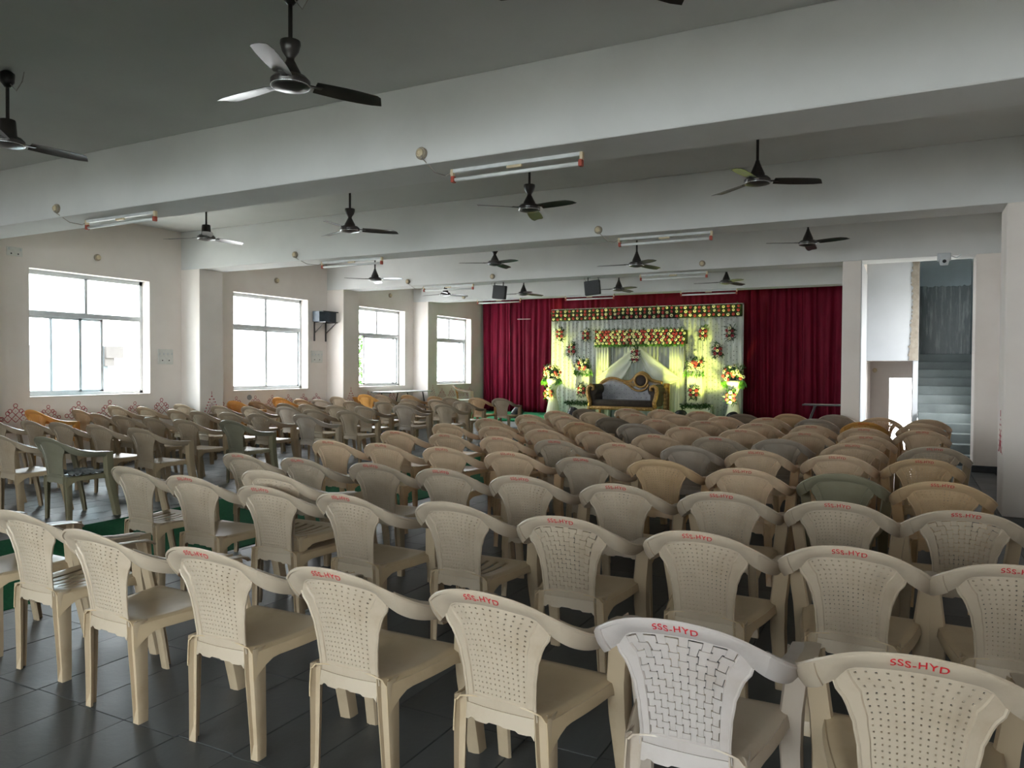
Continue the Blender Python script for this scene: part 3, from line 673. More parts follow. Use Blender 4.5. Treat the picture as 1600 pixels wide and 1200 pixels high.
# right-hand block: rows from the camera to the stage; (x, y) of the top rail's middle, colour, back, lettering
RIGHT = [
 [(-4.3, 2.04, 'w', 'h', ''), (-3.7, 2.02, 'w', 'h', 'k'), (-3.01, 1.92, 'w', 'h', ''), (-2.34, 1.93, 'w', 'h', 'r'), (-1.72, 1.94, 'w', 'h', 'r'), (-1.13, 1.96, 'w', 'h', 'r'), (-.54, 1.98, 'W', 'w', 'r'), (.04, 2.01, 'w', 'h', 'r')],
 [(-4.66, 3.28, 'w', 'h', 'k'), (-3.96, 3.19, 'w', 'h', 'r'), (-3.25, 3.12, 'w', 'h', 'r'), (-2.67, 3.13, 'w', 'h', 'r'), (-2.04, 3.2, 'w', 'h', 'k'), (-1.39, 3.14, 'w', 'w', 'r'), (-.76, 3.12, 'w', 'h', 'r'), (-.18, 3.13, 'w', 'h', 'r'), (.37, 3.12, 'w', 'h', 'r')],
 [(-4.63, 4.22, 'w', 'h', 'r'), (-4.02, 4.23, 'w', 'h', 'r'), (-3.36, 4.26, 'w', 'h', 'r'), (-2.76, 4.25, 'w', 'h', 'r'), (-2.15, 4.22, 'w', 'h', 'r'), (-1.5, 4.19, 'w', 'h', 'r'), (-.89, 4.2, 'w', 'h', 'r'), (-.3, 4.19, 'w', 'h', 'r'), (.27, 4.21, 'w', 'w', 'r')],
 [(-4.76, 5.41, 'b', 'h', 'r'), (-4.16, 5.42, 'b', 'h', 'r'), (-3.51, 5.42, 'b', 'h', 'r'), (-2.86, 5.4, 'b', 'h', 'r'), (-2.19, 5.33, 'w', 'h', 'r'), (-1.63, 5.47, 't', 'h', ''), (-.98, 5.28, 'b', 'h', 'r'), (-.36, 5.31, 'o', 'p', ''), (.21, 5.24, 't', 'h', 'r')],
 [(-4.85, 6.57, 'b', 'h', 'r'), (-4.2, 6.54, 'b', 'h', 'r'), (-3.57, 6.53, 'b', 'h', 'r'), (-2.95, 6.52, 'w', 'w', 'r'), (-2.31, 6.53, 'b', 'h', 'r'), (-1.71, 6.6, 'g', 'p', ''), (-1.1, 6.53, 'b', 'h', 'r'), (-.47, 6.49, 'b', 'h', 'r'), (.14, 6.53, 't', 'h', 'r')],
 [(-4.96, 7.75, 'b', 'h', ''), (-4.23, 7.66, 'b', 'h', 'r'), (-3.57, 7.58, 'b', 'h', 'r'), (-2.98, 7.64, 'b', 'h', 'r'), (-2.3, 7.58, 'b', 'h', 'r'), (-1.68, 7.62, 'w', 'w', 'r'), (-1.08, 7.7, 'g', 'p', ''), (-.42, 7.58, 'b', 'h', 'r'), (.24, 7.61, 'w', 'w', 'r')],
 [(-4.98, 8.83, 'b', 'h', 'r'), (-4.26, 8.7, 'b', 'h', 'r'), (-3.64, 8.81, 't', 'h', 'r'), (-2.96, 8.95, 'g', 'p', ''), (-2.29, 8.78, 'b', 'h', 'r'), (-1.64, 8.74, 'b', 'h', 'r'), (-.96, 8.7, 'b', 'h', 'r'), (-.35, 8.58, 'b', 'w', 'r')],
 [(-4.89, 9.88, 'b', 'h', 'r'), (-4.31, 9.89, 'b', 'h', 'r'), (-3.62, 9.91, 'd', 'p', ''), (-2.95, 9.87, 'b', 'h', 'r'), (-2.31, 9.9, 'b', 'h', 'r'), (-1.65, 9.83, 'b', 'h', 'r'), (-1.01, 9.84, 'b', 'h', 'r'), (-.42, 9.69, 'b', 'h', 'r'), (.18, 9.63, 'b', 'h', 'r')],
 [(-4.95, 11.01, 'b', 'h', 'r'), (-4.31, 11.0, 'b', 'h', ''), (-3.62, 10.95, 'b', 'h', 'r'), (-3.02, 11.1, 'b', 'p', ''), (-2.31, 10.97, 'b', 'h', 'r'), (-1.71, 11.02, 'b', 'h', 'r'), (-1.09, 11.1, 'g', 'p', ''), (-.47, 10.76, 'y', 'w', 'r'), (.19, 10.83, 'b', 'h', '')],
 [(-4.78, 11.79, 'd', 'p', ''), (-4.2, 12.3, 'b', 'h', 'r'), (-3.6, 12.28, 'b', 'h', 'r'), (-2.94, 12.2, 'b', 'h', 'r'), (-2.19, 11.75, 'd', 'p', ''), (-1.56, 12.14, 't', 'h', ''), (-.93, 12.3, 'g', 'p', ''), (-.31, 11.89, 'b', 'w', ''), (.28, 11.78, 'b', 'h', '')]]
KIND = {'h': 'holes', 'w': 'weave', 'p': 'plain'}; FEAT = {'r': ' with red lettering', 'k': ' with black lettering', '': ''}
for r_, row in enumerate(RIGHT, 1):
    for i, (x, y, c, k, l) in enumerate(row, 1):
        f = FEAT[l] if l else (' with smooth back' if k == 'p' else '')
        which = 'nearest row' if r_ == 1 else ORD[r_] + '-nearest row'
        chair(x, y, 1, c, KIND[k], l, '%s plastic armchair%s, %s from left in %s right of carpet' % (WORD[c], f, ORD[i], which), 'plastic armchairs in rows right of the carpet', slots=(l == 'k' or (r_, i) == (2, 3)))
chair(-3.27, 3.165, 1, 'w', 'holes', '', 'cream plastic armchair stacked on top of another, third from left, second-nearest row', 'plastic armchairs in rows right of the carpet', slots=True, rz=.01, z=.082)
# left-hand block by the windows: (x, y, height factor, colour, back)
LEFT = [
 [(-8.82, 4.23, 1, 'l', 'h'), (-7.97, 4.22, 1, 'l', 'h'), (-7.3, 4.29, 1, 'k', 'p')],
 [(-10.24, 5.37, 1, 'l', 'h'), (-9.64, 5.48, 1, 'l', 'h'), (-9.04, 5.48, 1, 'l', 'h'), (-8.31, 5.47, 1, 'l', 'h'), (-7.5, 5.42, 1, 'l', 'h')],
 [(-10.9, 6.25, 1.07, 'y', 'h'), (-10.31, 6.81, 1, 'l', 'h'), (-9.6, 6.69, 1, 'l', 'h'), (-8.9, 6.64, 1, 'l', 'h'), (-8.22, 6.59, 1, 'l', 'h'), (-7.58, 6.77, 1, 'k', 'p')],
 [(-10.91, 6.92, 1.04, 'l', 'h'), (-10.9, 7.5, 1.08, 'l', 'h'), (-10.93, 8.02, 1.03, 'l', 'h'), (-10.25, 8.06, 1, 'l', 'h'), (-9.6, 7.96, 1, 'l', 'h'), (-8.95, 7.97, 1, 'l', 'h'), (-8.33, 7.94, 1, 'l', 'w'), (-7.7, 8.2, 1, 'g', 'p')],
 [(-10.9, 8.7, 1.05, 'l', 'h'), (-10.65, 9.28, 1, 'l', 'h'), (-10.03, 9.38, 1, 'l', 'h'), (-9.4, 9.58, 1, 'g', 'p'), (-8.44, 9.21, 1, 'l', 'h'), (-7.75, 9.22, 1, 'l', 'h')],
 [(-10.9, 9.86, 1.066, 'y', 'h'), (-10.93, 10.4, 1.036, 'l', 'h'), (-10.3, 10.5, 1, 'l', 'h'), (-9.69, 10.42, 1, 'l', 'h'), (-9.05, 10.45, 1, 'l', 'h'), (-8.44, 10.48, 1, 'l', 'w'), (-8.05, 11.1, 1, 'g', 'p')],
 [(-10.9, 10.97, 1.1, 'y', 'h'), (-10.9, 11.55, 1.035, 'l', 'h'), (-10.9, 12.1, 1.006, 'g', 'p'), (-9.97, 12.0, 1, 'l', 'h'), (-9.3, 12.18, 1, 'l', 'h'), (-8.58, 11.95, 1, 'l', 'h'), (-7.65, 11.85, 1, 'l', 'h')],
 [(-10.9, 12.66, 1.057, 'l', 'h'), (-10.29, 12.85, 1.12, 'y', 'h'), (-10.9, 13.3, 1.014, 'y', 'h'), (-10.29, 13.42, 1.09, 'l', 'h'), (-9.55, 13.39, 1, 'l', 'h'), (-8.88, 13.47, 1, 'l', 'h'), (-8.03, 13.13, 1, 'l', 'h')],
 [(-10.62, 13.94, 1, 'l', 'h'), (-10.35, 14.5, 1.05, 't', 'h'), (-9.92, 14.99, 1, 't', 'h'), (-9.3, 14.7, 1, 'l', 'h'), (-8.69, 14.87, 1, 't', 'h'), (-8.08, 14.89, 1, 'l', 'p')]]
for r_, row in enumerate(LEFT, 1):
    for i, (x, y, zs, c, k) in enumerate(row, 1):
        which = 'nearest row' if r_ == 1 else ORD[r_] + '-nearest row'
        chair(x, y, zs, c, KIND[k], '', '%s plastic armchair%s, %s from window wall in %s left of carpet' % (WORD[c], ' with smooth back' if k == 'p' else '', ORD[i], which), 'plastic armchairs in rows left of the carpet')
dc = chair(-11.1, 17.75, 1, 'y', 'holes', '', 'cream armchair with orange back panel turned sideways on the stage under the farthest left window', 'plastic armchairs in rows left of the carpet', rz=-1.15, z=.2)
for ch in dc.children:
    if ch.name.split('.')[0] != 'backrest': ch.color = (.66, .58, .48, 1)
# a crumpled rag lies on one seat
rg = MB(); random.seed(8); G = []
for j in range(13):
    G.append([Vector(((i / 14 - .5) * .36, (j / 12 - .5) * .30, .014 + .03 * abs(math.sin(i * 1.3 + j * .7)) * abs(math.cos(j * 1.1 - i * .45)) + random.uniform(0, .018) - .012 * (abs(i / 7 - 1) ** 4 + abs(j / 6 - 1) ** 4))) for i in range(15)])
rg.shell(G, .004)
tag(rg.build('cloth_rag', M['grey_cloth'], None, True, loc=(-7.28, 4.64, .424)), 'crumpled grey cloth lying on the seat of the nearest olive chair', 'cloth')
# ------------------------------------------------------------------ stage: curtains, decorated backdrop, canopy, sofa, flowers, lights
random.seed(5)
def curtain(x0, x1, y, z0, z1, label, amp=.05, pitch=.16, gather=0.0):
    t = thing('stage_curtain', label, 'curtain', ((x0 + x1) / 2, y, z0), 0, 'maroon stage curtains')
    w_ = x1 - x0; nx = int(w_ / .018); G = []
    ph = random.uniform(0, 6)
    for j in range(15):
        v = j / 14; row = []
        for i in range(nx + 1):
            u = i / nx; x = (u - .5) * w_; k = 1 - gather * (1 - v) ** 1.5
            a = 2 * PI * u * w_ / pitch + ph + .8 * math.sin(u * 9 + ph)
            yy = amp * math.sin(a) * (.55 + .45 * math.sin(u * 23 + ph * 2)) * (.75 + .5 * (1 - v)) + .02 * math.sin(a * .37 + v * 2)
            row.append(Vector((x * k + .02 * math.sin(v * 3 + u * 8), yy, v * (z1 - z0))))
        G.append(row)
    m = MB(); m.shell(G, .006); m.build('drape', M['maroon'], t, True)
    MB().box(-w_ / 2, -.02, z1 - z0 - .03, w_ / 2, .02, z1 - z0 + .03).build('heading', M['maroon'], t)
    return t
curtain(-11.38, -10.42, 19.87, .215, 3.6, 'maroon pleated curtain panel hung beside the left window wall', gather=.05)
curtain(-10.47, -8.78, 19.93, .215, 3.6, 'maroon pleated curtain panel left of the floral backdrop')
curtain(-8.86, -3.45, 20.02, .215, 3.6, 'wide maroon curtain hung behind the floral backdrop', .03)
curtain(-3.53, -2.22, 19.93, .215, 3.6, 'dark maroon curtain panel right of the floral backdrop')
curtain(-2.28, -.93, 19.87, .215, 3.6, 'dark maroon curtain panel beside the stairwell wall')
MB().lathe([(.0, -.012), (.11, -.01), (.125, 0), (.11, .01), (.0, .03)], 20, M=Matrix.Rotation(PI / 2, 4, 'X')).build('rosette', M['maroon'], bpy.data.objects['stage_curtain.002'], True, loc=(-.53, -.10, 3.2))
tag(MB().tube([(-10.2, 19.865, 2.95), (-9.77, 19.865, 2.945)], .012, 8).build('rod', M['pipe']), 'thin pale rod pinned across the left maroon curtain', 'rod')

def gerbera(mat, r=.045):
    mb = MB(); n = 11
    for ly, (rr, zz) in enumerate(((1.0, .006), (.72, .013))):
        for i in range(n):
            a = 2 * PI * (i + ly * .5) / n; w_ = PI / n * .95; c, s = math.cos, math.sin
            P = lambda q, an, z: (q * r * c(an), q * r * s(an), z)
            mb.add([P(.18, a, .012), P(.62 * rr, a - w_, zz), P(rr, a, zz - .008), P(.62 * rr, a + w_, zz)], [(0, 1, 2, 3)])
    mb.lathe([(r * .36, .006), (r * .32, .017), (r * .12, .019)], 9, m=1)
    return mb.mesh('flower', [mat, M['flower_eye']])
RF, CF = gerbera(M['red_petal']), gerbera(M['cream_petal'])
def flower(parent, p, colour, face=Vector((0, -1, 0)), sc=1.0):
    f = (face + Vector((random.uniform(-.25, .25), 0, random.uniform(-.3, .2)))).normalized()
    return place(RF if colour == 'r' else CF, 'flower', parent, p, rot=f.to_track_quat('Z', 'Y').to_euler(), scale=(sc, sc, sc))
def leaves(parent, pts, n, ln, mat='leaf', spread=1.0, name='foliage', droop=0):
    mb = MB()
    for i in range(n):
        c = Vector(random.choice(pts)) if not callable(pts) else Vector(pts())
        d = Vector((random.gauss(0, 1) * spread, random.uniform(-1, .3), random.gauss(0, 1) * spread - droop)).normalized(); l = ln * random.uniform(.6, 1.2)
        s = d.cross(Vector((random.uniform(-1, 1), random.uniform(-1, 1), random.uniform(-1, 1)))).normalized() * l * .13
        mb.add([c, c + d * l * .5 + s, c + d * l, c + d * l * .5 - s], [(0, 1, 2, 3)])
    return tag(mb.build(name, M[mat], parent), kind='stuff')

# backdrop: pleated white net on a frame, bead strings
bd = thing('stage_backdrop', 'white pleated net backdrop with bead strings on the stage', 'backdrop', (-6.2, 19.25, .2))
def pleat(x0, x1, z0, z1, y, amp, pitch):
    G = []; nx = int((x1 - x0) / .02)
    for j in range(4):
        G.append([Vector((lerp(x0, x1, i / nx), y + amp * math.sin(2 * PI * (x0 + (x1 - x0) * i / nx) / pitch + .6 * math.sin(i * .21)), lerp(z0, z1, j / 3))) for i in range(nx + 1)])
    return G
for i in range(5):
    x0 = -2.6 + i * 1.04; MB().shell(pleat(x0, x0 + 1.04, 0, 2.92, 0, .014, .13), .004).build('net_panel', M['white_net'], bd, True)
MB().box(-2.62, .03, 0, -2.58, .07, 2.95).box(2.58, .03, 0, 2.62, .07, 2.95).box(-2.62, .03, 2.9, 2.62, .07, 2.95).build('frame', M['batten'], bd)
for nm, mt, ph in (('silver_bead_strings', 'bead', 0), ('dark_bead_strings', 'bead_dark', .5)):
    mb = MB()
    for i in range(34):
        x = -2.52 + (i + ph) * .149
        if abs(x) > 2.56: continue
        for j in range(27):
            z = .12 + j * .105 + .05 * (i % 2) + random.uniform(-.012, .012); r = .013 if nm[0] == 's' else .011
            if random.random() < .25: continue
            c = Vector((x + random.uniform(-.008, .008), -.03, z))
            mb.add([c + Vector(p) * r for p in ((1, 0, 0), (-1, 0, 0), (0, 1, 0), (0, -1, 0), (0, 0, 1.2), (0, 0, -1.2))], [(0, 2, 4), (2, 1, 4), (1, 3, 4), (3, 0, 4), (2, 0, 5), (1, 2, 5), (3, 1, 5), (0, 3, 5)])
    tag(mb.build(nm, M[mt], bd), kind='stuff')
# long garland along the top: three rows of red and cream flowers
gl = thing('flower_garland', 'long dark garland with three rows of red and cream flowers atop the backdrop', 'garland', (-6.17, 19.12, 2.965))
MB().bevbox(-2.58, -.01, -.155, 2.58, .09, .155, .02).build('backing', M['dark_backing'], gl)
for j in range(3):
    for i in range(43):
        flower(gl, (-2.5 + i * .119 + random.uniform(-.012, .012), -.045, .10 - j * .10 + random.uniform(-.012, .012)), 'rc'[(i + j // 2) % 2], sc=random.uniform(.85, 1.1))
leaves(gl, lambda: (random.uniform(-2.56, 2.56), -.02, random.uniform(-.16, .16)), 900, .075)
# canopy over the sofa: flowered pelmet, two draped posts, two swags
cp = thing('canopy', 'fabric canopy with red and cream flower pelmet above the sofa', 'canopy', (-6.15, 18.85, .2))
MB().bevbox(-1.2, -.02, 1.94, 1.2, .36, 2.30, .02).build('pelmet', M['dark_backing'], cp)
for sx in (-1, 1): MB().shell(pleat(sx * 1.0 - .19, sx * 1.0 + .19, 0, 1.96, .05, .012, .075), .004).shell(pleat(sx * 1.0 - .19, sx * 1.0 + .19, 0, 1.96, .16, .012, .075), .004).build('post_drape', M['drape'], cp, True)
MB().shell(pleat(-.82, .82, 0, 1.98, .3, .012, .11), .004).build('back_cloth', M['white_net'], cp, True)
fl_pts = []
for j in range(5):
    for i in range(25): fl_pts.append(((i + j) % 2, -1.15 + i * .096 + (.048 if j % 2 else 0) + random.uniform(-.014, .014), 2.28 - j * .078 + random.uniform(-.012, .012)))
for (q, x, z) in fl_pts: flower(cp, (x, -.055, z), 'rc'[q if random.random() < .88 else 1 - q], sc=random.uniform(.85, 1.0) if q == 0 else random.uniform(.95, 1.15))
leaves(cp, lambda: (random.uniform(-1.2, 1.2), -.03, random.choice((1.93, 2.3, random.uniform(1.95, 2.3)))), 900, .09)
leaves(cp, lambda: (random.uniform(-1.2, 1.2), -.03, 1.95), 500, .09, 'fern', .5, 'fern_fringe', 1.5)
for sx in (-1, 1):
    G = []
    for j in range(11):
        v = j / 10; row = []
        for i in range(19):
            u = i / 18                                  # from the middle of the pelmet out to the post
            top = Vector((sx * (.03 + 1.09 * u), -.05 - .02 * u, 1.90 - .83 * u ** 1.0))
            low = Vector((sx * (.07 + 1.0 * u), -.05, 1.62 - .62 * u - .52 * math.sin(PI * u) ** 1.0 * (1 - .35 * u)))
            p = top.lerp(low, v); p.y += -.02 * math.sin(v * PI * 5) - .03 * math.sin(PI * u)
            row.append(p)
        G.append(row)
    mb = MB().shell(G, .004 * sx)
    if True:
        T = []
        for j in range(9):
            v = j / 8; T.append([Vector((sx * (1.06 + (i / 8 - .5) * (.05 + .12 * min(1, v * 2))), -.05 - .02 * math.sin(i * 1.9), 1.08 - v * 1.04)) for i in range(9)])
        mb.shell(T, .004)
    mb.build('swag', M['drape'], cp, True)

def spray(loc, w_, h, cells, label, group, name='flower_spray', cat='flowers', lf=150, fern=0, depth=.06):
    t = thing(name, label, cat, loc, 0, group)
    leaves(t, lambda: (random.uniform(-.5, .5) * w_ * .8, -.01, random.uniform(-.5, .5) * h * .85), lf, .11)
    if fern: leaves(t, lambda: (random.uniform(-.5, .5) * w_, -.03, -h * .4 - random.random() * .1), fern, .13, 'fern', .5, 'fern', 1.6)
    MB().lathe([(w_ * .20, -.0), (w_ * .26, .02), (w_ * .1, .03)], 8, M=Matrix.Scale(h / w_, 4, (0, 1, 0)) @ Matrix.Identity(4)).build('foam_block', M['leaf'], t).rotation_euler = (PI / 2, 0, 0)
    for (x, z, c) in cells: flower(t, (x * w_ * .5, -.05 - depth * (1 - min(1, x * x + z * z)) * .8, z * h * .5), c, (Vector((x * .5, -1, z * .4))).normalized(), random.uniform(.95, 1.15))
    return t
SIX = [(0, .62, 'c'), (-.62, .30, 'r'), (.62, .25, 'r'), (0, .02, 'c'), (-.62, -.34, 'r'), (.62, -.34, 'r'), (0, -.66, 'c')]
G_ = 'small flower sprays hung on the backdrop'
for (x, z, lab) in ((-8.49, 2.46, 'red and cream flower spray at the far upper left of the backdrop'), (-7.72, 2.40, 'red and cream flower spray left of the canopy pelmet'), (-8.13, 2.03, 'lowest red and cream spray on the left half of the backdrop'),
                    (-4.54, 2.41, 'red and cream flower spray right of the canopy pelmet'), (-3.88, 2.40, 'red and cream flower spray at the far upper right of the backdrop'), (-4.17, 1.96, 'lowest red and cream spray on the right half of the backdrop')):
    spray((x, 19.16, z), .22, .40, SIX, lab, G_)
spray((-6.18, 18.72, 1.86), .22, .42, [(-.2, .62, 'c'), (.55, .45, 'r'), (-.6, .4, 'r'), (0, .12, 'c'), (.55, .05, 'r'), (-.5, -.2, 'c'), (.1, -.3, 'c'), (.7, -.3, 'c'), (-.5, -.6, 'r'), (.5, -.62, 'r'), (0, -.85, 'c')], 'red and cream flower spray where the two swags meet under the pelmet', None)
# pedestals, benches, their bouquets
def bouquet(loc, w_, h, n, label, group, fern=160, lf=260):
    cells = []; k = 0
    while len(cells) < n:
        x, z = random.uniform(-1, 1), random.uniform(-1, 1)
        if x * x + z * z < .95 and all((x - a) ** 2 * w_ * w_ + (z - b) ** 2 * h * h > .0052 for a, b, _ in cells): cells.append((x, z, 'c' if random.random() < .6 else 'r'))
        k += 1
        if k > 900: break
    return spray(loc, w_, h, cells, label, group, 'flower_bouquet', 'bouquet', lf, fern, .16)
for (x, lab) in ((-7.65, 'left'), (-4.65, 'right')):
    bx = x + (-.06 if lab == 'left' else .06)
    b = thing('bench', 'low white bench with a dark leafy edging on the %s of the sofa' % lab, 'bench', (bx, 18.62, .2), 0, 'low white benches')
    MB().bevbox(-.36, -.02, .36, .36, .34, .40, .006).build('top', M['white_box'], b)
    MB().box(-.34, .0, 0, -.28, .32, .36).box(.28, .0, 0, .34, .32, .36).box(-.28, .14, .04, .28, .16, .36).build('base', M['white_box'], b)
    leaves(b, lambda: (random.uniform(-.36, .36), -.03, .38 + random.uniform(-.03, .03)), 420, .08, name='leaf_edging')
    p = thing('pedestal', 'white cloth draped pedestal standing on the bench %s of the sofa' % lab, 'pedestal', (x, 18.82, .6), 0, 'draped pedestals')
    MB().box(-.17, -.07, 0, .17, .13, .86).build('core', M['white_box'], p)
    MB().shell(pleat(-.19, .19, 0, .90, -.085, .008, .05), .004).build('front_cloth', M['drape'], p, True)
    for sx in (-1, 1): MB().shell([[Vector((sx * .185, y, z)) for y in (-.08, .0, .07, .14)] for z in (0, .45, .9)], .004).build('side_cloth', M['drape'], p)
    MB().bevbox(-.19, -.09, .86, .19, .14, .90, .005).build('top_board', M['white_box'], p)
    bouquet((x, 18.78, 1.62), .48, .34, 17, 'red and cream bouquet with ferns on the %s-hand pedestal' % lab, 'bouquets on the pedestals')
    spray((x, 18.70, .92), .24, .36, SIX, 'small red and cream spray low on the %s-hand pedestal' % lab, 'sprays on the pedestals')
# flared flower stands at both ends
for (x, lab) in ((-8.36, 'left'), (-3.63, 'right')):
    s = thing('flower_stand', 'white fabric flower stand with flared skirt at the %s end of the stage' % lab, 'stand', (x, 18.4, .2), 0, 'flared flower stands')
    MB().lathe([(.20, 0), (.185, .1), (.14, .35), (.10, .55), (.075, .68)], 40, wob=lambda a, v: .07 * math.sin(a * 14) * (1 - v)).build('skirt', M['drape'], s, True)
    MB().lathe([(.07, .67), (.09, .72), (.14, .84), (.17, .96), (.175, 1.02), (.15, 1.03)], 40, wob=lambda a, v: .05 * math.sin(a * 14) * v).build('urn', M['drape'], s, True)
    bouquet((x, 18.36, 1.40), .56, .40, 19, 'large red and cream bouquet in the flared stand at the %s end' % lab, 'bouquets in the flared stands', 200, 330)
    spray((x - .02, 18.20, .84), .26, .36, SIX, 'red and cream spray at the waist of the %s flared stand' % lab, 'sprays on the flared stands')
# sofa
sf = thing('wedding_sofa', 'carved golden sofa with brown bolsters and grey back on the stage', 'sofa', (-6.23, 18.05, .212))
MB().bevbox(-.78, -.22, .34, .78, .34, .50, .03).build('seat_cushion', M['brown_velvet'], sf, True, 40)
rl = MB(); rl.bevbox(-.84, -.27, .26, .84, -.21, .35, .015)
for i in range(22): rl.lathe([(.0, -.01), (.022, 0), (.0, .012)], 8, c=(-.78 + i * .0743, -.275, .305), M=Matrix.Rotation(PI / 2, 4, 'X'))
rl.build('front_rail', M['gold'], sf, True, 40)
for sx in (-1, 1):
    MB().tube([(sx * .85, -.24, .30), (sx * .87, -.26, .2), (sx * .84, -.27, .1), (sx * .88, -.29, 0)], [.055, .045, .03, .038], 10).build('leg', M['gold'], sf, True)
    MB().tube([(sx * .80, .36, .3), (sx * .80, .38, .15), (sx * .82, .41, 0)], [.04, .035, .03], 8).build('leg', M['gold'], sf, True)
    ar = MB().tube([(sx * .80, -.20, .76), (sx * .80, .34, .76)], .14, 20)
    ar.bevbox(sx * .80 - .09, -.19, .36, sx * .80 + .09, .34, .72, .03); ar.build('armrest', M['brown_velvet'], sf, True, 40)
    pst = MB(); pts = [(sx * .85, -.235, .33), (sx * .83, -.25, .45), (sx * .875, -.255, .58), (sx * .90, -.25, .70), (sx * .885, -.245, .82), (sx * .82, -.24, .87), (sx * .745, -.24, .84), (sx * .735, -.24, .77), (sx * .79, -.24, .755)]
    pst.tube(pts, [.055, .05, .05, .05, .048, .045, .04, .035, .03], 10)
    for q in range(7): pst.tube([(sx * (.80 + .012 * q), -.30, .42 + q * .05), (sx * (.89), -.295, .46 + q * .05)], .010, 6)
    pst.build('arm_post', M['gold'], sf, True)
# back: serpentine crest, carved medallion to the right, grey tufted panel
CREST = [(-.80, .86), (-.72, .95), (-.55, 1.03), (-.38, 1.03), (-.18, .97), (.0, .96), (.10, 1.02), (.20, 1.13), (.33, 1.19), (.46, 1.13), (.56, 1.02), (.70, .97), (.86, .94)]
def spl(P, n):
    out = []
    for i in range(len(P) - 1):
        p0 = P[max(i - 1, 0)]; p1 = P[i]; p2 = P[i + 1]; p3 = P[min(i + 2, len(P) - 1)]
        for k in range(n):
            t = k / n; out.append(tuple(.5 * ((2 * b) + (-a + c) * t + (2 * a - 5 * b + 4 * c - d) * t * t + (-a + 3 * b - 3 * c + d) * t ** 3) for a, b, c, d in zip(p0, p1, p2, p3)))
    out.append(P[-1]); return out
cr = spl(CREST, 5)
MB().tube([(x, .36, z) for x, z in cr], .042, 10).tube([(x * .985, .34, z - .055) for x, z in cr], .018, 6).build('crest_rail', M['gold'], sf, True)
G = [[Vector((x * .96, .33 + .02 * math.sin(j * PI / 6) * 0 - .035 * math.sin(PI * j / 6), lerp(.44, z - .03, j / 6))) for x, z in cr] for j in range(7)]
MB().shell(G, -.05).build('back_panel', M['grey_velvet'], sf, True)
tf = MB()
for j in range(4):
    for i in range(11):
        x = -.70 + i * .13 + (.065 if j % 2 else 0); z = .56 + j * .10
        if z > 1.0 - .02 or (x > .0 and z > .78): continue
        tf.lathe([(.010, -.004), (.008, .004), (.003, .006)], 7, c=(x, .325 - .04, z), M=Matrix.Rotation(PI / 2, 4, 'X'))
tf.build('tufting_buttons', M['bead_dark'], sf)
cv = MB()
SW = spl([(-.12, .94), (.02, .86), (.12, .78), (.24, .735), (.36, .74), (.47, .80), (.53, .90)], 5)
cv.tube([(x, .275, z) for x, z in SW], .028, 8)
for i in range(15):
    t = i / 14; x = lerp(-.05, .18, t); z = lerp(.93, .86, t) + .03 * math.sin(i * 2.4); r = .022 + .012 * math.sin(i * 1.7) ** 2
    cv.tube([(x + r * math.cos(a) * (1 - a / 12), .27 - .006 * a * .3, z + r * math.sin(a) * (1 - a / 12)) for a in [q * .6 for q in range(9)]], .009, 6)
cv.build('carved_scroll', M['gold'], sf, True)
MB().tube([(.33 + .165 * math.cos(a), .27, .99 + .165 * math.sin(a)) for a in [2 * PI * q / 28 for q in range(28)]], .032, 10, closed=True).build('medallion_ring', M['gold'], sf, True)
md = MB().lathe([(.15, 0), (.14, .02), (.09, .035), (.03, .04)], 28, c=(.33, .29, .99), M=Matrix.Rotation(PI / 2, 4, 'X'))
md.build('medallion', M['brown_velvet'], sf, True)
sd = MB().shell([[Vector((.90 + .16 * k / 3, .30 + .05 * math.sin(k), z)) for k in range(4)] for z in (.12, .3, .5, .7, .88, .93)], .02)
for i in range(30): sd.lathe([(.016, 0), (.012, .008), (.0, .012)], 6, c=(.92 + (i % 4) * .04, .285, .2 + (i // 4) * .095), M=Matrix.Rotation(PI / 2, 4, 'X'))
sd.build('carved_side_wing', M['dark_gold'], sf)
# par lights on the floor of the stage
for n, ((p, t, _w, _a), lab) in enumerate(zip(PARS, ('black par light on the stage floor left of the left flower stand', 'black par light in front of the left bench', 'black par light in front of the right bench', 'black par light in front of the right flower stand'))):
    o = thing('par_light', lab, 'stage light', (p[0], p[1], .2), 0, 'par lights on the stage')
    d = (Vector(t) - Vector(p)).normalized(); R_ = d.to_track_quat('Z', 'Y').to_matrix().to_4x4()
    MB().lathe([(.05, -.16), (.10, -.15), (.125, -.06), (.13, .09), (.14, .10), (.14, .115), (.118, .115), (.112, .06)], 20, c=(0, 0, .16), M=R_).build('body', M['black'], o, True, 40)
    MB().lathe([(.108, .07), (.108, .08)], 18, c=(0, 0, .16), M=R_).build('lens', M['lens'], o)
    y = MB(); y.tube([(-.16, 0, .17), (-.16, 0, .03), (-.12, 0, .012), (.12, 0, .012), (.16, 0, .03), (.16, 0, .17)], .012, 6); y.box(-.12, -.10, 0, .12, .10, .012); y.build('yoke', M['black_metal'], o)
    MB().tube([(0, .05, .1), (.06, .16, .02), (.2, .28, .006), (.4, .30, .006)], .007, 6).build('cable', M['black'], o)
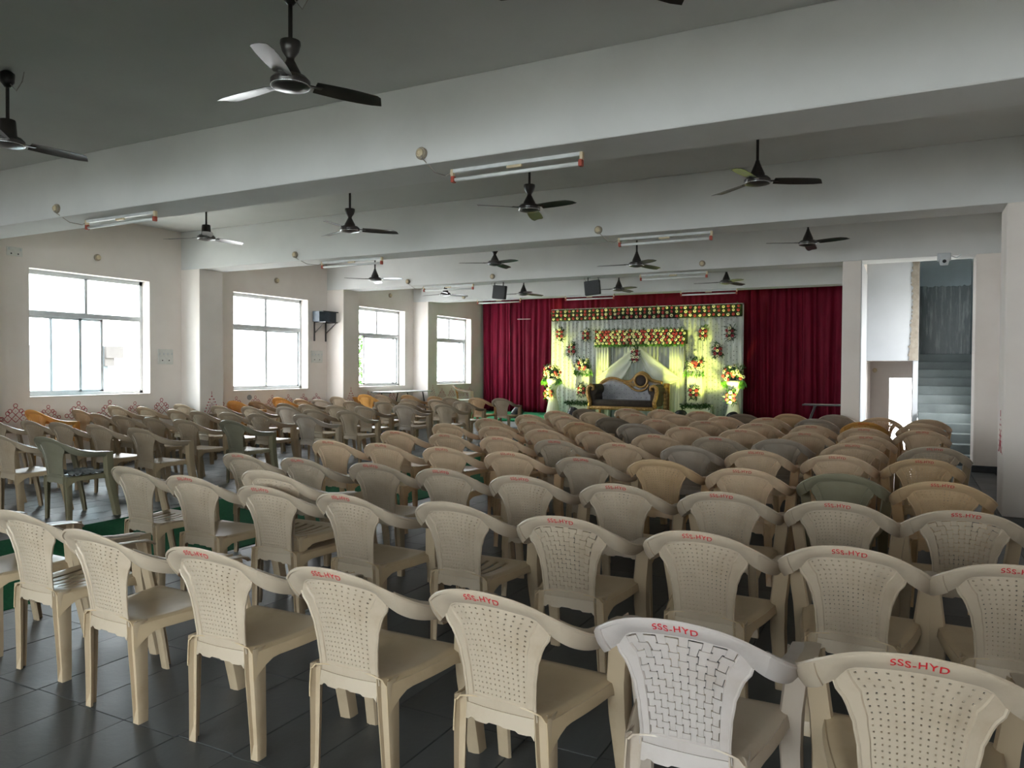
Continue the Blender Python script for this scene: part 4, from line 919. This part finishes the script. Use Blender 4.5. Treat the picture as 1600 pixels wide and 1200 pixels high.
# tables
def table(loc, lx, ly, h, label, name='folding_table', leaf=True):
    t = thing(name, label, 'table', loc)
    MB().bevbox(-lx / 2, -ly / 2, h - .025, lx / 2, ly / 2, h, .006).build('tabletop', M['table_top'], t)
    for sy in (-1, 1): MB().box(-lx / 2 - .004, sy * (ly / 2 + .002) - .002, h - .03, lx / 2 + .004, sy * (ly / 2 + .002) + .002, h - .004).build('edging', M['black'], t)
    for sx in (-1, 1):
        for sy in (-1, 1):
            MB().tube([(sx * (lx / 2 - .06), sy * (ly / 2 - .35), h - .03), (sx * (lx / 2 - .06), sy * (ly / 2 - .08), 0)] if ly > lx else [(sx * (lx / 2 - .25), sy * (ly / 2 - .06), h - .03), (sx * (lx / 2 - .08), sy * (ly / 2 - .06), 0)], .014, 8).build('leg', M['black_metal'], t)
    return t
table((-11.06, 15.32, 0), .60, 1.75, .92, 'pale folding table with dark legs under the third left window')
table((-1.5, 18.1, .2), 1.05, .5, .53, 'low pale table on the stage before the right maroon curtain', 'low_table')
# ------------------------------------------------------------------ fans, tube lights, speakers, switches, camera
def blade_mesh():
    G = []
    for j in range(2):
        pass
    mb = MB(); rows_ = []
    for i in range(10):
        t = i / 9; x = .155 + .44 * t; wd = (.058 + .014 * math.sin(PI * t * .9)) * (1 if t < .93 else .8); tw = -math.radians(13 - 5 * t)
        rows_.append([Vector((x + (.02 * (k - 1) if t > .9 else 0), (k - 1) * wd * math.cos(tw), (k - 1) * wd * math.sin(tw) - .012 * t + .006 * (1 - (k - 1) ** 2))) for k in range(3)])
    mb.shell(rows_, .003)
    mb.bevbox(.075, -.018, -.004, .20, .018, .004, .002)
    return mb.mesh('blade', M['black_metal'], ang=40)
BL = blade_mesh()
def fan_meshes(style):
    if style == 'hour': up = [(.012, .26), (.062, .255), (.064, .235), (.05, .19), (.026, .155), (.024, .14), (.045, .10), (.066, .06), (.07, .035)]
    elif style == 'cone': up = [(.012, .20), (.018, .195), (.024, .17), (.045, .12), (.068, .065), (.07, .035)]
    else: up = [(.012, .18), (.055, .178), (.058, .165), (.066, .06), (.075, .035)]
    return MB().lathe(up, 24).mesh('downrod_cover', M['black_metal'], ang=40)
FC = {k: fan_meshes(k) for k in ('hour', 'cone', 'trap')}
MOT = MB().lathe([(.05, .045), (.10, .035), (.122, .012), (.122, -.012), (.11, -.03), (.05, -.045), (.0, -.048)], 28).mesh('motor', M['black_metal'], ang=35)
TRM = MB().tube([(.118 * math.cos(a), .118 * math.sin(a), -.022) for a in [2 * PI * q / 32 for q in range(32)]], .0045, 6, closed=True).mesh('trim_ring', M['steel'], True)
def fan(x, y, z, style, a0, label):
    t = thing('ceiling_fan', label, 'ceiling fan', (x, y, z), 0, 'brown ceiling fans')
    place(MOT, 'motor', t); place(FC[style], 'downrod_cover', t); place(TRM, 'trim_ring', t)
    MB().tube([(0, 0, .12), (0, 0, ZC - z - .03)], .0135, 10).build('downrod', M['black_metal'], t)
    MB().lathe([(.02, ZC - z - .13), (.05, ZC - z - .09), (.055, ZC - z - .02), (.03, ZC - z)], 18).build('ceiling_cup', M['black_metal'], t, True)
    for k in range(3): place(BL, 'blade', t, rz=math.radians(a0 + 120 * k))
    MB().tube([(.03, 0, ZC - z - .10), (.07, .03, ZC - z - .16), (.10, .06, ZC - z - .08), (.11, .07, ZC - z)], .004, 5).build('wire', M['wire'], t)
    return t
fan(-3.42, 3.55, 3.27, 'hour', 58, 'dark ceiling fan nearest the camera, in front of the first beam')
fan(-6.47, 3.55, 3.31, 'trap', 76, 'dark ceiling fan at the left frame edge in front of the first beam')
fan(-1.4, 3.55, 3.50, 'hour', 57, 'dark ceiling fan cut off by the top frame edge')
B1 = 'between the first and second beams'; B2 = 'between the second and third beams'; B3 = 'between the third and fourth beams'
fan(-8.82, 7.5, 3.33, 'trap', 82, 'dark ceiling fan nearest the windows ' + B1)
fan(-6.23, 7.5, 3.24, 'hour', 42, 'dark ceiling fan second from the windows ' + B1)
fan(-3.71, 7.5, 3.27, 'hour', 106, 'dark ceiling fan third from the windows ' + B1)
fan(-1.28, 7.5, 3.30, 'cone', 22, 'dark ceiling fan farthest from the windows ' + B1)
fan(-8.83, 11.35, 3.15, 'cone', 0, 'dark ceiling fan nearest the windows ' + B2)
fan(-6.27, 11.35, 3.30, 'hour', 94, 'dark ceiling fan second from the windows ' + B2)
fan(-3.74, 11.35, 3.13, 'cone', 72, 'dark ceiling fan third from the windows ' + B2)
fan(-1.24, 11.35, 3.28, 'cone', 90, 'dark ceiling fan farthest from the windows ' + B2)
fan(-9.54, 14.9, 3.22, 'cone', 60, 'dark ceiling fan nearest the windows ' + B3)
fan(-7.5, 14.9, 3.15, 'cone', 70, 'dark ceiling fan second from the windows ' + B3)
fan(-5.29, 14.9, 3.15, 'cone', 82, 'dark ceiling fan third from the windows ' + B3)
fan(-3.1, 14.9, 3.19, 'cone', 68, 'dark ceiling fan farthest from the windows ' + B3)
# tube lights under the beams, each fed from a round junction box on the beam's face
def tube_light(x0, y, label, wire_to=None, lit=False):
    t = thing('tube_light', label, 'tube light', (x0 + .61, y, ZB), 0, 'unlit tube lights under the beams')
    MB().bevbox(-.60, -.018, -.03, .60, .018, 0, .004).build('batten', M['batten'], t)
    MB().tube([(-.575, 0, -.088), (.575, 0, -.088)], .0165, 12).build('tube', M['tube'], t, True)
    for sx in (-1, 1):
        MB().bevbox(sx * .6 - .014, -.02, -.06, sx * .6 + .014, .02, .0, .004).build('lamp_holder', M['ivory'], t)
        MB().bevbox(sx * .593 - .016, -.024, -.112, sx * .593 + .016, .024, -.058, .005).build('end_cap', M['red_cap'], t)
    MB().bevbox(-.07, -.014, -.052, .07, .014, -.03, .004).build('starter', M['ivory'], t)
    if wire_to:
        d = Vector(wire_to) - Vector((x0 + .61, y, ZB)); q = Vector((-.6, 0, -.02))
        MB().tube([q, q + Vector((-.06, -.02, -.03)), q.lerp(d, .55) + Vector((0, 0, -.09)), d + Vector((.03, -.02, -.05)), d], .005, 5).build('wire', M['wire'], t)
def jbox(x, y, z, label):
    t = thing('junction_box', label, 'junction box', (x, y, z), 0, 'round junction boxes')
    R_ = Matrix.Rotation(PI / 2, 4, 'X')
    MB().lathe([(.052, 0), (.052, .02), (.047, .028), (.03, .03)], 20, M=R_).build('base', M['jbox'], t, True, 40)
    MB().lathe([(.032, .028), (.034, .042), (.022, .05), (.02, .044), (.0, .044)], 16, M=R_).build('cap', M['ivory'], t, True, 40)
TB = [(5.3, -8.55, -8.68, 3.31, 'first beam, left one'), (5.3, -3.5, -3.63, 3.30, 'first beam, right one'), (9.18, -8.42, -8.74, 3.31, 'second beam, left one'), (9.18, -3.36, -3.54, 3.29, 'second beam, right one'),
      (12.99, -9.03, -9.24, 3.30, 'third beam, left one'), (12.99, -4.3, -3.11, 3.31, 'third beam, right one')]
for (yb, tx, jx, jz, lab) in TB:
    tube_light(tx, yb + .26, 'unlit tube light under the ' + lab, (jx, yb - .03, jz) if tx - jx < 1 and jx < tx else None)
    jbox(jx, yb, jz, 'round junction box on the face of the ' + lab)
for tx, lab in ((-9.55, 'leftmost of three'), (-7.15, 'middle of three'), (-4.4, 'rightmost of three')): tube_light(tx, 16.4, 'unlit tube light under the farthest beam, ' + lab)
jbox(-7.22, 12.99, 3.30, 'round junction box above the left hanging black panel')
jbox(-9.89, 16.31, 3.29, 'round junction box at the window end of the farthest beam')
for (y, z, lab) in ((7.61, 3.23, 'first'), (11.47, 3.27, 'second'), (15.3, 3.3, 'third')):
    t = thing('junction_box', 'round junction box on the window wall above the %s window' % lab, 'junction box', (XL, y, z), PI / 2, 'round junction boxes on the wall')
    R_ = Matrix.Rotation(PI / 2, 4, 'X')
    MB().lathe([(.055, 0), (.055, .02), (.03, .03)], 18, M=R_).build('base', M['jbox'], t, True, 40); MB().lathe([(.034, .028), (.036, .05), (.02, .055)], 14, M=R_).build('cap', M['ivory'], t, True, 40)
# two black panels hung by pairs of arms under the fourth beam
for x, rz, lab in ((-7.22, -.06, 'left'), (-5.21, .10, 'right')):
    t = thing('hanging_panel', 'black square panel hung under the third beam, %s of the two' % lab, 'stage panel', (x, 13.25, 2.88), rz, 'black hanging panels')
    MB().bevbox(-.15, -.04, 0, .15, .04, .27, .012, M=Matrix.Rotation(.12 if lab == 'left' else -.10, 4, 'Y')).build('panel', M['black'], t)
    for sx in (-1, 1): MB().box(sx * .10 - .008, -.008, .25, sx * .10 + .008, .008, ZB - 2.88).build('arm', M['black_metal'], t)
    MB().tube([(-.12, 0, .24), (-.17, -.02, .30), (-.14, -.03, .36), (-.05, -.02, .32)], .005, 5).build('cable', M['wire'], t)
# wall speaker on brackets
sp = thing('wall_speaker', 'blue grey speaker box on two brackets beside the second left window', 'speaker', (XL, 12.80, 2.49))
MB().prism([(.03, -.30), (.03, .30), (.26, .22), (.32, -.08), (.22, -.30)], .22).build('cabinet', M['speaker_blue'], sp)
MB().bevbox(.02, -.29, .21, .33, .30, .228, .004).build('top_board', M['black'], sp)
for y in (-.22, .14):
    MB().box(0, y - .014, -.42, .02, y + .014, 0).box(0, y - .014, -.02, .34, y + .014, 0).tube([(.015, y, -.24), (.30, y, -.02)], .011, 6).build('bracket', M['black_metal'], sp)
MB().tube([(.2, .2, -.03), (.06, .35, -.06), (.02, .5, -.06)] + [(.1 + .0 * q, .6 + q * .2, -.06 + .03 * q) for q in range(3)], .006, 5).build('cable', M['black'], sp)
# switch plates on the wall
def plate(y, z, w_, h, label, n):
    t = thing('switch_plate', label, 'switch plate', (XL, y, z))
    MB().bevbox(0, -w_ / 2, -h / 2, .016, w_ / 2, h / 2, .004).build('plate', M['switch'], t)
    for i in range(n): MB().bevbox(.016, -w_ / 2 + .03 + i * (w_ - .06) / max(1, n - 1) - .012, h * .12, .022, -w_ / 2 + .03 + i * (w_ - .06) / max(1, n - 1) + .012, h * .12 + .035, .003).build('switch', M['frame'], t)
    for s in (-1, 1): MB().lathe([(.012, 0), (.009, .004)], 8, c=(.016, s * w_ * .22, -h * .25), M=Matrix.Rotation(PI / 2, 4, 'Y')).build('socket_hole', M['black'], t)
plate(8.85, 1.67, .30, .26, 'pale switch plate right of the nearest left window', 4)
plate(6.35, 3.15, .22, .13, 'small pale socket plate high on the window wall above the nearest window', 2)
plate(12.66, 1.73, .36, .26, 'pale switch plate on the window wall under the speaker', 4)
# small camera under the beam at the stairwell opening
cc = thing('security_camera', 'white dome security camera under the beam at the stairwell opening', 'camera', (.49, 12.985, ZB - .01))
MB().bevbox(-.09, -.03, -.07, .09, .01, .05, .01).build('mount', M['frame'], cc)
MB().lathe([(.06, .02), (.062, -.03), (.05, -.075), (.0, -.08)], 20, c=(0, -.05, -.06)).build('dome', M['frame'], cc, True, 40)
MB().lathe([(.026, 0), (.026, .02), (.0, .024)], 14, c=(0, -.10, -.085), M=Matrix.Rotation(PI / 2, 4, 'X')).build('lens', M['black'], cc, True)
MB().tube([(.09, 0, .0), (.16, .0, -.03), (.22, 0, .01)], .008, 6).build('cable', M['frame'], cc)
